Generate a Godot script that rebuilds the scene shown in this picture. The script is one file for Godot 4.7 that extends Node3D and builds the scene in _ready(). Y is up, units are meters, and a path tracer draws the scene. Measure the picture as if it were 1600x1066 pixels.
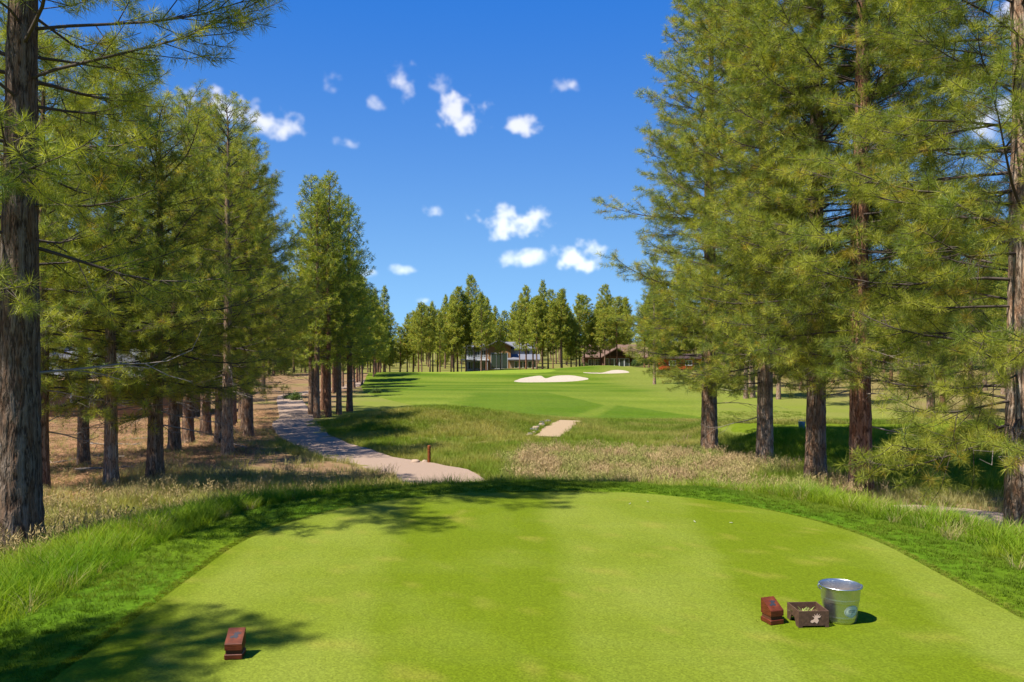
extends Node3D
# A tee box on a golf course among pines: x to the side, depth d = -z away from the camera, y up, the tee turf at y = 0.

const EYE := 2.1
var counts := {}
var M := {}
var rough_noise := FastNoiseLite.new()
var patch_noise := FastNoiseLite.new()
var fine_noise := FastNoiseLite.new()
var profile := PackedFloat32Array()
var path_pts: Array = []
var walk_pts: Array = []

func lin(r: float, g: float, b: float) -> Color:
	return Color(r, g, b).linear_to_srgb()

func numbered(called: String) -> String:
	var k: int = counts.get(called, 0)
	counts[called] = k + 1
	return called if k == 0 else "%s_%03d" % [called, k]

func tag(o: Node, label := "", category := "", group := "", kind := "") -> Node:
	if label != "": o.set_meta("label", label)
	if category != "": o.set_meta("category", category)
	if group != "": o.set_meta("group", group)
	if kind != "": o.set_meta("kind", kind)
	return o

func thing(called: String, label: String, category: String, at: Vector3, turn := 0.0, group := "") -> Node3D:
	var o := Node3D.new()
	o.name = numbered(called)
	add_child(o)
	o.position = at
	o.rotation.y = turn
	tag(o, label, category, group)
	return o

func part(called: String, mesh: Mesh, m: Material, parent: Node, at := Vector3.ZERO, rot := Vector3.ZERO) -> MeshInstance3D:
	var o := MeshInstance3D.new()
	o.mesh = mesh
	o.material_override = m
	o.name = called
	parent.add_child(o, true)
	o.position = at
	o.rotation = rot
	return o

func structure(called: String, mesh: Mesh, m: Material) -> MeshInstance3D:
	var o := part(numbered(called), mesh, m, self)
	o.set_meta("kind", "structure")
	return o

# ---------------------------------------------------------------- mesh helpers
func amesh(v: PackedVector3Array, c := PackedColorArray(), n := PackedVector3Array(), uv := PackedVector2Array(), idx := PackedInt32Array()) -> ArrayMesh:
	var a := []
	a.resize(Mesh.ARRAY_MAX)
	a[Mesh.ARRAY_VERTEX] = v
	if c.size(): a[Mesh.ARRAY_COLOR] = c
	if n.size(): a[Mesh.ARRAY_NORMAL] = n
	if uv.size(): a[Mesh.ARRAY_TEX_UV] = uv
	if idx.size(): a[Mesh.ARRAY_INDEX] = idx
	var m := ArrayMesh.new()
	m.add_surface_from_arrays(Mesh.PRIMITIVE_TRIANGLES, a)
	return m

class Shape:
	var v := PackedVector3Array()
	var n := PackedVector3Array()
	var uv := PackedVector2Array()
	var i := PackedInt32Array()
	func quad(a: Vector3, b: Vector3, c: Vector3, d: Vector3) -> void:   # a, b, c, d clockwise seen from the front
		var k := v.size()
		var nn := (c - a).cross(b - a).normalized()
		for p in [a, b, c, d]:
			v.append(p); n.append(nn); uv.append(Vector2(p.x + p.z, p.y))
		for q in [0, 1, 2, 0, 2, 3]: i.append(k + q)
	func tri(a: Vector3, b: Vector3, c: Vector3) -> void:
		var k := v.size()
		var nn := (c - a).cross(b - a).normalized()
		for p in [a, b, c]:
			v.append(p); n.append(nn); uv.append(Vector2(p.x + p.z, p.y))
		for q in [0, 1, 2]: i.append(k + q)
	func hexa(p: Array) -> void:   # p: 4 bottom corners (counter-clockwise seen from above), then 4 top corners
		quad(p[4], p[7], p[6], p[5])
		quad(p[0], p[1], p[2], p[3])
		for s in 4:
			var t := (s + 1) % 4
			quad(p[s], p[s + 4], p[t + 4], p[t])
	func box(c: Vector3, s: Vector3) -> void:
		var h := s / 2
		hexa([c + Vector3(-h.x, -h.y, h.z), c + Vector3(h.x, -h.y, h.z), c + Vector3(h.x, -h.y, -h.z), c + Vector3(-h.x, -h.y, -h.z),
			c + Vector3(-h.x, h.y, h.z), c + Vector3(h.x, h.y, h.z), c + Vector3(h.x, h.y, -h.z), c + Vector3(-h.x, h.y, -h.z)])
	func tube(pts: Array, radii: Array, sides: int, cap := false) -> void:
		var k0 := v.size()
		var side := Vector3(1, 0, 0)
		for j in pts.size():
			var d: Vector3 = (pts[mini(j + 1, pts.size() - 1)] - pts[maxi(j - 1, 0)]).normalized()
			if absf(d.dot(side)) > 0.9: side = Vector3(0, 0, 1) if absf(d.z) < 0.9 else Vector3(0, 1, 0)
			var a := (side - d * d.dot(side)).normalized()
			var b := d.cross(a)
			side = a
			for s in sides + 1:
				var t := TAU * s / sides
				var o := a * cos(t) + b * sin(t)
				v.append(pts[j] + o * radii[j]); n.append(o); uv.append(Vector2(float(s) / sides, 0.3 * j))
		for j in pts.size() - 1:
			for s in sides:
				var q := k0 + j * (sides + 1) + s
				var r := q + sides + 1
				i.append_array([q, r, q + 1, q + 1, r, r + 1])
		if cap:
			for e in [0, pts.size() - 1]:
				var k := v.size()
				var d: Vector3 = (pts[1] - pts[0]).normalized() if e == 0 else (pts[e] - pts[e - 1]).normalized()
				var nn: Vector3 = -d if e == 0 else d
				v.append(pts[e]); n.append(nn); uv.append(Vector2())
				for s in sides + 1:
					v.append(v[k0 + e * (sides + 1) + s]); n.append(nn); uv.append(Vector2())
				for s in sides:
					if e == 0: i.append_array([k, k + 1 + s, k + 2 + s])
					else: i.append_array([k, k + 2 + s, k + 1 + s])
	func lathe(pr: Array, sides: int, at := Vector3.ZERO) -> void:   # pr: [radius, height] from the bottom up on the outside
		var k0 := v.size()
		for j in pr.size():
			var e: Vector2 = Vector2(pr[mini(j + 1, pr.size() - 1)][0], pr[mini(j + 1, pr.size() - 1)][1]) - Vector2(pr[maxi(j - 1, 0)][0], pr[maxi(j - 1, 0)][1])
			e = e.normalized()
			for s in sides + 1:
				var t := TAU * s / sides
				v.append(at + Vector3(cos(t) * pr[j][0], pr[j][1], sin(t) * pr[j][0]))
				n.append(Vector3(cos(t) * e.y, -e.x, sin(t) * e.y))
				uv.append(Vector2(float(s) / sides * 3.0, pr[j][1] * 3.0))
		for j in pr.size() - 1:
			for s in sides:
				var q := k0 + j * (sides + 1) + s
				var r := q + sides + 1
				i.append_array([q, q + 1, r, q + 1, r + 1, r])

func built(s: Shape) -> ArrayMesh:
	return amesh(s.v, PackedColorArray(), s.n, s.uv, s.i)

func boxed(size: Vector3, c := Vector3.ZERO) -> ArrayMesh:
	var s := Shape.new()
	s.box(c, size)
	return built(s)

func chamfered(size: Vector3, r: float) -> ArrayMesh:   # a box with chamfered edges, centred
	var s := Shape.new()
	var h := size / 2
	for ax in 3:
		for sg in [-1.0, 1.0]:
			var u := (ax + 1) % 3
			var w := (ax + 2) % 3
			var cs := []
			for q in [[-1, -1], [1, -1], [1, 1], [-1, 1]]:
				var p := Vector3.ZERO
				p[ax] = sg * h[ax]; p[u] = q[0] * (h[u] - r); p[w] = q[1] * (h[w] - r)
				cs.append(p)
			if sg > 0: s.quad(cs[0], cs[3], cs[2], cs[1])
			else: s.quad(cs[0], cs[1], cs[2], cs[3])
	for ax in 3:
		var u := (ax + 1) % 3
		var w := (ax + 2) % 3
		for q in [[-1, -1], [1, -1], [1, 1], [-1, 1]]:
			var a := Vector3.ZERO; var b := Vector3.ZERO; var c := Vector3.ZERO; var d := Vector3.ZERO
			a[ax] = -(h[ax] - r); b[ax] = h[ax] - r; c[ax] = b[ax]; d[ax] = a[ax]
			a[u] = q[0] * h[u]; a[w] = q[1] * (h[w] - r); b[u] = a[u]; b[w] = a[w]
			c[u] = q[0] * (h[u] - r); c[w] = q[1] * h[w]; d[u] = c[u]; d[w] = c[w]
			if q[0] * q[1] > 0: s.quad(a, d, c, b)
			else: s.quad(a, b, c, d)
	for q in 8:
		var g := Vector3(1 if q & 1 else -1, 1 if q & 2 else -1, 1 if q & 4 else -1)
		var a := Vector3(g.x * h.x, g.y * (h.y - r), g.z * (h.z - r))
		var b := Vector3(g.x * (h.x - r), g.y * h.y, g.z * (h.z - r))
		var c := Vector3(g.x * (h.x - r), g.y * (h.y - r), g.z * h.z)
		if g.x * g.y * g.z > 0: s.tri(a, c, b)
		else: s.tri(a, b, c)
	return built(s)

# ---------------------------------------------------------------- the lie of the land
func knots(list: Array, t: float) -> float:
	if t <= list[0][0]: return list[0][1]
	for k in range(1, list.size()):
		if t <= list[k][0]:
			var a: Array = list[k - 1]
			var b: Array = list[k]
			var s: float = (t - a[0]) / (b[0] - a[0])
			s = lerpf(s, s * s * (3 - 2 * s), 0.5)
			return lerpf(a[1], b[1], s)
	return list[-1][1]

func bump(x: float, d: float, cx: float, cd: float, sx: float, sd: float) -> float:
	var a := (x - cx) / sx
	var b := (d - cd) / sd
	return exp(-a * a - b * b)

func tee_sd(x: float, d: float) -> float:
	if d < 8.2: return absf(x - 0.5) - 3.45
	return Vector2(x - 0.5, d - 8.2).length() - 3.45

func land(x: float, d: float) -> float:   # the ground without the tee's mound
	var k := clampf((d + 40.0) * 2.0, 0.0, profile.size() - 1.001)
	var i := int(k)
	var h := lerpf(profile[i], profile[i + 1], k - i)
	if d < 45.0 and x < 0.0: h += 0.3 * smoothstep(-4.0, -9.0, x) * smoothstep(45.0, 8.0, d)
	if d > 28 and d < 75: h += 1.15 * bump(x, d, -4.5, 49.0, 6.5, 7.0)
	if x > 4.0 and d < 70:
		h += 0.75 * smoothstep(8.0, 11.5, x) * smoothstep(19.0, 35.0, d) * (1.0 - smoothstep(42.0, 52.0, d))
		h += 0.15 * smoothstep(4.0, 9.0, x) * (1.0 - smoothstep(20.0, 30.0, d))
	if d > 60:
		h += 0.55 * smoothstep(12.0, 40.0, x) * smoothstep(60.0, 90.0, d)
		h -= 1.1 * smoothstep(2.0, -14.0, x) * smoothstep(150.0, 185.0, d)
		h += 0.95 * bump(x, d, 17.0, 161.0, 9.0, 7.0)
		h -= 0.15 * bump(x, d, 17.0, 150.0, 5.0, 3.0)
		h -= 0.3 * bump(x, d, 6.0, 136.0, 5.0, 3.0)
	return h

func ground(x: float, d: float) -> float:
	var n := land(x, d)
	if d < 25.0:
		var s := tee_sd(x, d)
		n = lerpf(0.0, n, smoothstep(0.4, 6.0, s)) if s > 0 else 0.0
		if s > 0.5 and d < 24: n += 0.05 * rough_noise.get_noise_2d(x * 4.0, d * 4.0) * smoothstep(0.5, 2.0, s)
	if d > 12.0 and (absf(x) > 8.0 or d < 50.0) and d < 70.0:
		n += 0.10 * rough_noise.get_noise_2d(x * 1.6, d * 1.6) * smoothstep(12, 18, d) * (1.0 - smoothstep(55, 70, d))
	return n

func at(x: float, d: float, up := 0.0) -> Vector3:
	return Vector3(x, ground(x, d) + up, -d)

func to_line(pts: Array, x: float, d: float) -> float:
	var best := 1e9
	var p := Vector2(x, d)
	for k in pts.size() - 1:
		var a: Vector2 = pts[k]
		var b: Vector2 = pts[k + 1]
		var t := clampf((p - a).dot(b - a) / (b - a).length_squared(), 0.0, 1.0)
		best = minf(best, p.distance_to(a + (b - a) * t))
	return best

func smooth_line(pts: Array, n: int) -> Array:
	var c := Curve2D.new()
	for k in pts.size():
		var tang: Vector2 = (pts[mini(k + 1, pts.size() - 1)] - pts[maxi(k - 1, 0)]) / 6.0
		c.add_point(pts[k], -tang, tang)
	var out := []
	for k in n + 1: out.append(c.sample_baked(c.get_baked_length() * k / n, true))
	return out

const FAIR := [[57.0, 2.0, 13.0], [61.0, -2.5, 15.0], [68.0, -7.0, 17.0], [80.0, -12.0, 20.5], [95.0, -17.0, 23.0], [120.0, -22.0, 24.0], [150.0, -26.0, 24.0], [172.0, -24.0, 18.0]]

func row_of(rows: Array, d: float) -> Vector2:
	if d < rows[0][0] or d > rows[-1][0]: return Vector2(1, -1)
	for k in range(1, rows.size()):
		if d <= rows[k][0]:
			var t: float = (d - rows[k - 1][0]) / (rows[k][0] - rows[k - 1][0])
			return Vector2(lerpf(rows[k - 1][1], rows[k][1], t), lerpf(rows[k - 1][2], rows[k][2], t))
	return Vector2(1, -1)

const PATH_X := [[22.5, 1.0], [25.6, -1.2], [27.7, -3.2], [31.0, -5.7], [38.5, -9.2], [49.0, -12.9], [59.0, -15.3], [70.0, -18.5], [90.0, -23.9], [140.0, -30.0]]

func woods_side(x: float, d: float) -> float:   # 1 on the forest side of the cart path
	if d < 20.0 or d > 140.0: return 0.0
	var n := patch_noise.get_noise_2d(x * 1.1, d * 1.1)
	return smoothstep(0.3, -1.2, x - knots(PATH_X, d) + 1.6 + 1.5 * n) * smoothstep(21.0, 25.0, d + 2.0 * n)

func mixc(a: Color, b: Color, t: float) -> Color:
	return a.lerp(b, clampf(t, 0.0, 1.0))

# base colours (linear)
const C_TEE := Color(0.140, 0.192, 0.010)
const C_TEE2 := Color(0.205, 0.248, 0.032)
const C_FAIR := Color(0.072, 0.140, 0.007)
const C_FAIR2 := Color(0.195, 0.240, 0.030)
const C_ROUGH := Color(0.200, 0.225, 0.040)
const C_DRY := Color(0.330, 0.250, 0.110)
const C_LITTER := Color(0.235, 0.140, 0.075)
const C_LITTER2 := Color(0.300, 0.200, 0.110)
const C_LUSH := Color(0.085, 0.170, 0.010)

func tee_color(x: float, d: float) -> Color:
	var a := atan2(x - 0.4, d + 9.0) * 34.0
	var s := 0.5 + 0.5 * sin(a + 0.5 * patch_noise.get_noise_2d(x * 0.6, d * 0.6))
	s = smoothstep(0.35, 0.65, s) * 0.75
	var p := patch_noise.get_noise_2d(x * 2.2, d * 2.2)
	var c := mixc(C_TEE, C_TEE2, s + p * 0.6)
	var dry := smoothstep(0.32, 0.62, patch_noise.get_noise_2d(x * 6.0 + 40.0, d * 9.0))
	return mixc(c, Color(0.30, 0.27, 0.05), dry * 0.4)

func fair_color(x: float, d: float) -> Color:
	var p := patch_noise.get_noise_2d(x * 0.25, d * 0.5)
	var s := 0.5 + 0.5 * sin((d + x * 0.18) * 0.62 + 1.5 * p)
	var c := mixc(C_FAIR, C_FAIR2, 0.45 + (s - 0.5) * 0.5 + p * 0.3)
	if d < 100.0:
		# the mown blocks of the approach: two dark blocks parted by a light cross strip
		var light := mixc(C_FAIR, C_FAIR2, 0.72 + (s - 0.5) * 0.25 + p * 0.3)
		var e1 := (x - 7.9) * (96.0 - 71.0) - (d - 71.0) * (3.7 - 7.9)
		var e2 := (x - 7.9) * (58.0 - 71.0) - (d - 71.0) * (4.2 - 7.9)
		var f1 := (x - 9.0) * (57.0 - 71.0) - (d - 71.0) * (5.6 - 9.0)
		var f2 := (x - 9.0) * (58.0 - 71.0) - (d - 71.0) * (13.2 - 9.0)
		var dark := smoothstep(4.0, -4.0, e1) * smoothstep(-3.0, 3.0, e2) * smoothstep(97.0, 92.0, d + 2.0 * p) * smoothstep(-5.5, -4.0, x + 2.0 * p)
		dark = maxf(dark, smoothstep(3.0, -3.0, f1) * smoothstep(-3.0, 3.0, f2))
		c = mixc(mixc(c, light, smoothstep(98.0, 88.0, d)), mixc(C_FAIR, C_FAIR2, 0.26 + p * 0.25), dark)
	var g := Vector2((x + 5.0) / 13.0, (d - 156.0) / 9.0).length()
	if g < 1.0: c = Color(0.22, 0.30, 0.03)
	if x > 14.0: c = mixc(c, C_ROUGH, smoothstep(13.0, 20.0, x + 2.0 * p) * 0.8)
	return c

func floor_color(x: float, d: float) -> Color:
	var p := patch_noise.get_noise_2d(x * 0.8, d * 0.8)
	var q := patch_noise.get_noise_2d(x * 0.22 + 90.0, d * 0.3)
	var f := fine_noise.get_noise_2d(x * 3.0, d * 3.0)
	var c := mixc(C_ROUGH, C_DRY, 0.35 + 0.7 * q + 0.3 * f)
	# under the trees: needles and bare earth
	var edge := -8.5 - 0.12 * maxf(d - 20.0, 0.0) + 2.0 * p
	var forest := smoothstep(edge + 1.5, edge - 1.5, x) * smoothstep(12.0, 18.0, d)
	forest = maxf(forest, 0.75 * smoothstep(25.0, 34.0, x + 5.0 * p) * smoothstep(40.0, 60.0, d))
	forest = maxf(forest, smoothstep(168.0, 178.0, d + 5.0 * p))
	if x > 7.0 and d < 20.0: forest = maxf(forest, 0.8 * smoothstep(6.5, 8.0, x + 0.6 * p) * smoothstep(21.0, 18.0, d))
	if x < 2.0: forest = maxf(forest, woods_side(x, d))
	var l := mixc(C_LITTER, C_LITTER2, 0.5 + 0.8 * f + 0.3 * p)
	l = mixc(l, C_ROUGH, smoothstep(0.15, 0.5, q + 0.3 * f) * 0.55)
	if d > 150.0: l = mixc(l, mixc(C_ROUGH, C_FAIR2, 0.3 + f), 0.65)
	c = mixc(c, l, forest)
	if d > 55.0 and forest < 0.9:
		c = mixc(c, mixc(C_ROUGH, C_FAIR2, 0.4 + p), (1.0 - forest) * 0.8)
	if x > 8.5 and d > 19.0 and d < 60.0:
		c = mixc(c, mixc(C_TEE, C_ROUGH, 0.3 + p), smoothstep(8.5, 10.0, x) * (1.0 - smoothstep(44, 55, d)))
	if d < 24.0:
		var s := tee_sd(x, d)
		c = mixc(mixc(C_LUSH, C_TEE, 0.35 + p), c, smoothstep(0.6, 2.8 if x < 3 else 2.0, s))
	return c

func terrain() -> ArrayMesh:
	var v := PackedVector3Array(); var c := PackedColorArray(); var n := PackedVector3Array(); var idx := PackedInt32Array()
	var ds := []
	var d := -25.0
	while d < 700.0:
		ds.append(d)
		d += maxf(0.28, 0.011 * absf(d)) if d > -2 else 1.5
	var cols := 250
	for r in ds.size():
		var dd: float = ds[r]
		var w := 45.0 + 0.95 * maxf(dd, 0.0)
		for k in cols + 1:
			var s := -1.0 + 2.0 * k / cols
			var x := signf(s) * (0.35 * absf(s) + 0.65 * pow(absf(s), 2.2)) * w
			var e := 0.15 + 0.004 * dd
			var h := ground(x, dd)
			v.append(Vector3(x, h, -dd))
			n.append(Vector3(h - ground(x + e, dd), e, ground(x, dd + e) - h).normalized())
			c.append(floor_color(x, dd))
	for r in ds.size() - 1:
		for k in cols:
			var a := r * (cols + 1) + k
			var b := a + cols + 1
			idx.append_array([a, b, a + 1, a + 1, b, b + 1])
	return amesh(v, c, n, PackedVector2Array(), idx)

func sheet(rows: Array, up: float, nx: int, step: float, col: Callable) -> ArrayMesh:   # a mown area between two side lines, lying on the land
	var v := PackedVector3Array(); var c := PackedColorArray(); var n := PackedVector3Array(); var idx := PackedInt32Array()
	var d: float = rows[0][0]
	var count := 0
	while d <= rows[-1][0] + 0.001:
		var e := row_of(rows, minf(d, rows[-1][0] - 0.0005))
		var edge: bool = count == 0 or d + step > rows[-1][0]
		for k in nx + 1:
			var x := lerpf(e.x, e.y, float(k) / nx)
			var h := ground(x, d)
			v.append(Vector3(x, h + (up if not (edge or k == 0 or k == nx) else -0.04), -d))
			n.append(Vector3(h - ground(x + 0.3, d), 0.3, ground(x, d + 0.3) - h).normalized())
			c.append(col.call(x, d))
		count += 1
		d += step
	for r in count - 1:
		for k in nx:
			var a := r * (nx + 1) + k
			var b := a + nx + 1
			idx.append_array([a, b, a + 1, a + 1, b, b + 1])
	return amesh(v, c, n, PackedVector2Array(), idx)

func ribbon(line: Array, width: float, up: float, wobble: float) -> ArrayMesh:
	var v := PackedVector3Array(); var n := PackedVector3Array(); var idx := PackedInt32Array()
	for k in line.size():
		var t: Vector2 = (line[mini(k + 1, line.size() - 1)] - line[maxi(k - 1, 0)]).normalized()
		var s := Vector2(t.y, -t.x)
		for j in 7:
			var o: float = [-0.5, -0.495, -0.25, 0.0, 0.25, 0.495, 0.5][j] * width
			if j < 2 or j > 4: o += wobble * rough_noise.get_noise_2d(k * 3.0, j * 40.0 if j > 3 else 0.0)
			var p: Vector2 = line[k] + s * o
			var y := ground(line[k].x, line[k].y) * 0.7 + ground(p.x, p.y) * 0.3 + up
			v.append(Vector3(p.x, y - (0.14 if j == 0 or j == 6 else 0.0), -p.y))
			n.append(Vector3.UP if j > 0 and j < 6 else Vector3(s.x * signf(o), 0.4, -s.y * signf(o)).normalized())
	for k in line.size() - 1:
		for j in 6:
			var a := k * 7 + j
			var b := a + 7
			idx.append_array([a, b, a + 1, a + 1, b, b + 1])
	return amesh(v, PackedColorArray(), n, PackedVector2Array(), idx)

func bowl(outline: Array, up: float, col: Color) -> ArrayMesh:   # sand inside an outline, in rings
	var v := PackedVector3Array(); var c := PackedColorArray(); var n := PackedVector3Array(); var idx := PackedInt32Array()
	var mid := Vector2.ZERO
	for p in outline: mid += p / outline.size()
	var closed: Array = outline.duplicate(); closed.append(outline[0])
	var line := smooth_line(closed, 60)
	var rings := [0.0, 0.35, 0.65, 0.85, 0.97, 1.0]
	for r in rings.size():
		for k in 60:
			var p: Vector2 = mid + (line[k] - mid) * rings[r]
			var h := ground(p.x, p.y)
			v.append(Vector3(p.x, h + (up if r < 5 else -0.05), -p.y))
			n.append(Vector3(h - ground(p.x + 0.4, p.y), 0.4, ground(p.x, p.y + 0.4) - h).normalized())
			c.append(col)
	for r in rings.size() - 1:
		for k in 60:
			var a := r * 60 + k
			var b := r * 60 + (k + 1) % 60
			idx.append_array([a, a + 60, b, b, a + 60, b + 60])
	return amesh(v, c, n, PackedVector2Array(), idx)

# ---------------------------------------------------------------- textures and materials
func grey_image(size: int, seed_: int, freq: float, lo: float, hi: float, octaves: int, kind: int) -> Image:
	var f := FastNoiseLite.new()
	f.seed = seed_
	f.noise_type = kind
	f.frequency = freq
	f.fractal_octaves = octaves
	f.fractal_type = FastNoiseLite.FRACTAL_FBM
	var im := f.get_seamless_image(size, size, false, false, 0.15, true)
	im.convert(Image.FORMAT_L8)
	var b := im.get_data()
	for k in b.size(): b[k] = int(255.0 * clampf(lerpf(lo, hi, b[k] / 255.0), 0.0, 1.0))
	return Image.create_from_data(size, size, false, Image.FORMAT_L8, b)

func tex(im: Image) -> ImageTexture:
	return ImageTexture.create_from_image(im)

func plain(color: Color, rough: float, metal := 0.0) -> StandardMaterial3D:
	var m := StandardMaterial3D.new()
	m.albedo_color = color.linear_to_srgb()
	m.roughness = rough
	m.metallic = metal
	m.metallic_specular = 0.35
	return m

func bark_images() -> Array:
	var w := 384
	var h := 768
	var cell := FastNoiseLite.new()
	cell.noise_type = FastNoiseLite.TYPE_CELLULAR
	cell.cellular_return_type = FastNoiseLite.RETURN_DISTANCE2_SUB
	cell.cellular_jitter = 1.0
	cell.frequency = 1.0
	cell.seed = 4
	var warp := FastNoiseLite.new()
	warp.seed = 9; warp.frequency = 1.0; warp.fractal_octaves = 4
	var alb := PackedByteArray(); alb.resize(w * h * 3)
	var hei := PackedByteArray(); hei.resize(w * h)
	for y in h:
		for x in w:
			var a := TAU * x / w
			var q := Vector3(cos(a), sin(a), 0) * 1.9
			var z := float(y) / h
			var za := TAU * z
			# seamless both ways: a torus in four dimensions is folded into three by mirrored z
			var zz := absf(z - 0.5) * 2.0 * 3.6
			var wob := warp.get_noise_3d(q.x * 1.5, q.y * 1.5, zz * 1.2)
			var plate := cell.get_noise_3d(q.x * 1.6 + wob * 0.5, q.y * 1.6 + wob * 0.3, zz * 0.62 + wob * 0.25)
			plate = clampf((plate + 1.0) * 2.4, 0.0, 1.0)
			var grain := warp.get_noise_3d(q.x * 9.0, q.y * 9.0, zz * 3.0)
			var tone := warp.get_noise_3d(q.x * 0.9 + 7.0, q.y * 0.9, zz * 0.7 + 20.0)
			var hgt := clampf(plate * 0.8 + 0.2 * grain + 0.1, 0.0, 1.0)
			var c := Color(0.05, 0.034, 0.026).lerp(Color(0.27, 0.195, 0.145), smoothstep(0.05, 0.75, hgt))
			c = c.lerp(Color(0.25, 0.115, 0.055), clampf(tone * 1.0, 0.0, 0.35))
			c = c.lerp(Color(0.31, 0.28, 0.25), clampf(-tone * 1.2 + 0.25 * grain, 0.0, 0.6) * smoothstep(0.3, 0.8, hgt))
			c = c * (1.0 + 0.5 * grain)
			c = c.linear_to_srgb()
			var k := y * w + x
			alb[k * 3] = int(clampf(c.r, 0, 1) * 255); alb[k * 3 + 1] = int(clampf(c.g, 0, 1) * 255); alb[k * 3 + 2] = int(clampf(c.b, 0, 1) * 255)
			hei[k] = int(hgt * 255)
	return [Image.create_from_data(w, h, false, Image.FORMAT_RGB8, alb), Image.create_from_data(w, h, false, Image.FORMAT_L8, hei)]

func make_materials() -> void:
	var grain := tex(grey_image(512, 3, 0.09, 0.74, 1.0, 4, FastNoiseLite.TYPE_VALUE))
	var grain_h := tex(grey_image(512, 5, 0.09, 0.0, 1.0, 4, FastNoiseLite.TYPE_VALUE))
	var speck := tex(grey_image(512, 8, 0.12, 0.62, 1.0, 3, FastNoiseLite.TYPE_CELLULAR))
	for spec in [["ground", 0.55, 1.2], ["turf", 1.7, 0.3], ["fairway", 0.16, 1.0]]:
		var m := plain(Color(1.25, 1.25, 1.25), 0.95)
		m.albedo_color = Color(1, 1, 1)
		m.vertex_color_use_as_albedo = true
		m.albedo_texture = grain
		m.uv1_triplanar = true
		m.uv1_world_triplanar = true
		m.uv1_scale = Vector3.ONE * spec[1]
		m.heightmap_enabled = true
		m.heightmap_texture = grain_h
		m.heightmap_scale = spec[2]
		m.metallic_specular = 0.15
		M[spec[0]] = m
	var path := plain(Color(0.455, 0.325, 0.24), 0.9)
	path.albedo_texture = speck
	path.uv1_triplanar = true; path.uv1_world_triplanar = true; path.uv1_scale = Vector3.ONE * 0.8
	path.heightmap_enabled = true; path.heightmap_texture = grain_h; path.heightmap_scale = 0.4
	M.path = path
	var gravel := plain(Color(0.52, 0.37, 0.215), 0.95)
	gravel.albedo_texture = speck
	gravel.uv1_triplanar = true; gravel.uv1_world_triplanar = true; gravel.uv1_scale = Vector3.ONE * 0.5
	M.gravel = gravel
	var sand := plain(Color(0.43, 0.36, 0.275), 0.95)
	sand.albedo_texture = tex(grey_image(256, 11, 0.03, 0.88, 1.0, 4, FastNoiseLite.TYPE_SIMPLEX))
	sand.uv1_triplanar = true; sand.uv1_world_triplanar = true; sand.uv1_scale = Vector3.ONE * 0.2
	M.sand = sand
	var bi := bark_images()
	var bark_t := tex(bi[0])
	var bark_h := tex(bi[1])
	for spec in [["bark", Color(1.0, 0.96, 0.92)], ["bark_red", Color(1.0, 0.88, 0.82)], ["bark_dark", Color(0.80, 0.80, 0.80)], ["bark_grey", Color(1.15, 1.14, 1.12)]]:
		var m := StandardMaterial3D.new()
		m.albedo_color = spec[1]
		m.albedo_texture = bark_t
		m.roughness = 0.95
		m.metallic_specular = 0.2
		m.heightmap_enabled = true
		m.heightmap_texture = bark_h
		m.heightmap_scale = 2.5
		M[spec[0]] = m
	M.limb = plain(Color(0.075, 0.058, 0.048), 0.95)
	M.dead = plain(Color(0.25, 0.21, 0.18), 0.95)
	for spec in [["needle", 0.45, 1.0], ["blade", 0.6, 0.95], ["dryblade", 0.8, 0.3]]:
		var m := StandardMaterial3D.new()
		m.vertex_color_use_as_albedo = true
		m.roughness = spec[1]
		m.metallic_specular = 0.3 if spec[0] == "needle" else 0.18
		m.backlight_enabled = true
		m.backlight = Color(spec[2], spec[2], spec[2] * 0.6)
		M[spec[0]] = m
	M.wood = plain(Color(0.19, 0.042, 0.016), 0.45)
	var wg := grey_image(256, 21, 0.02, 0.55, 1.0, 4, FastNoiseLite.TYPE_SIMPLEX)
	M.wood.albedo_texture = tex(wg); M.wood.uv1_triplanar = true; M.wood.uv1_scale = Vector3(2.0, 30.0, 2.0)
	M.emblem_dark = plain(Color(0.03, 0.03, 0.04), 0.5)
	M.box = plain(Color(0.115, 0.062, 0.040), 0.65)
	M.box.albedo_texture = tex(grey_image(256, 22, 0.03, 0.75, 1.0, 4, FastNoiseLite.TYPE_SIMPLEX)); M.box.uv1_triplanar = true; M.box.uv1_scale = Vector3.ONE * 4.0
	M.emblem_pale = plain(Color(0.62, 0.42, 0.33), 0.6)
	M.zinc = plain(Color(0.66, 0.69, 0.70), 0.36, 1.0)
	var zr := tex(grey_image(256, 31, 0.05, 0.84, 1.0, 3, FastNoiseLite.TYPE_CELLULAR))
	M.zinc.albedo_texture = zr
	M.zinc.uv1_triplanar = true; M.zinc.uv1_scale = Vector3.ONE * 6.0
	M.badge = plain(Color(0.50, 0.56, 0.47), 0.6)
	M.badge_ink = plain(Color(0.22, 0.27, 0.22), 0.7)
	M.teewood = plain(Color(0.55, 0.37, 0.20), 0.7)
	M.sandmix = plain(Color(0.40, 0.28, 0.16), 0.95)
	M.post = plain(Color(0.30, 0.085, 0.018), 0.7)
	M.post.albedo_texture = tex(wg); M.post.uv1_triplanar = true; M.post.uv1_scale = Vector3(6.0, 1.0, 6.0)
	M.post_dark = plain(Color(0.09, 0.03, 0.012), 0.8)
	M.rock = plain(Color(0.33, 0.24, 0.18), 0.95)
	M.rock_grey = plain(Color(0.13, 0.115, 0.11), 0.95)
	M.siding = plain(Color(0.46, 0.48, 0.52), 0.8)
	M.siding2 = plain(Color(0.28, 0.22, 0.18), 0.8)
	M.trim = plain(Color(0.50, 0.52, 0.56), 0.7)
	M.stone = plain(Color(0.30, 0.165, 0.075), 0.9)
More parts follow.
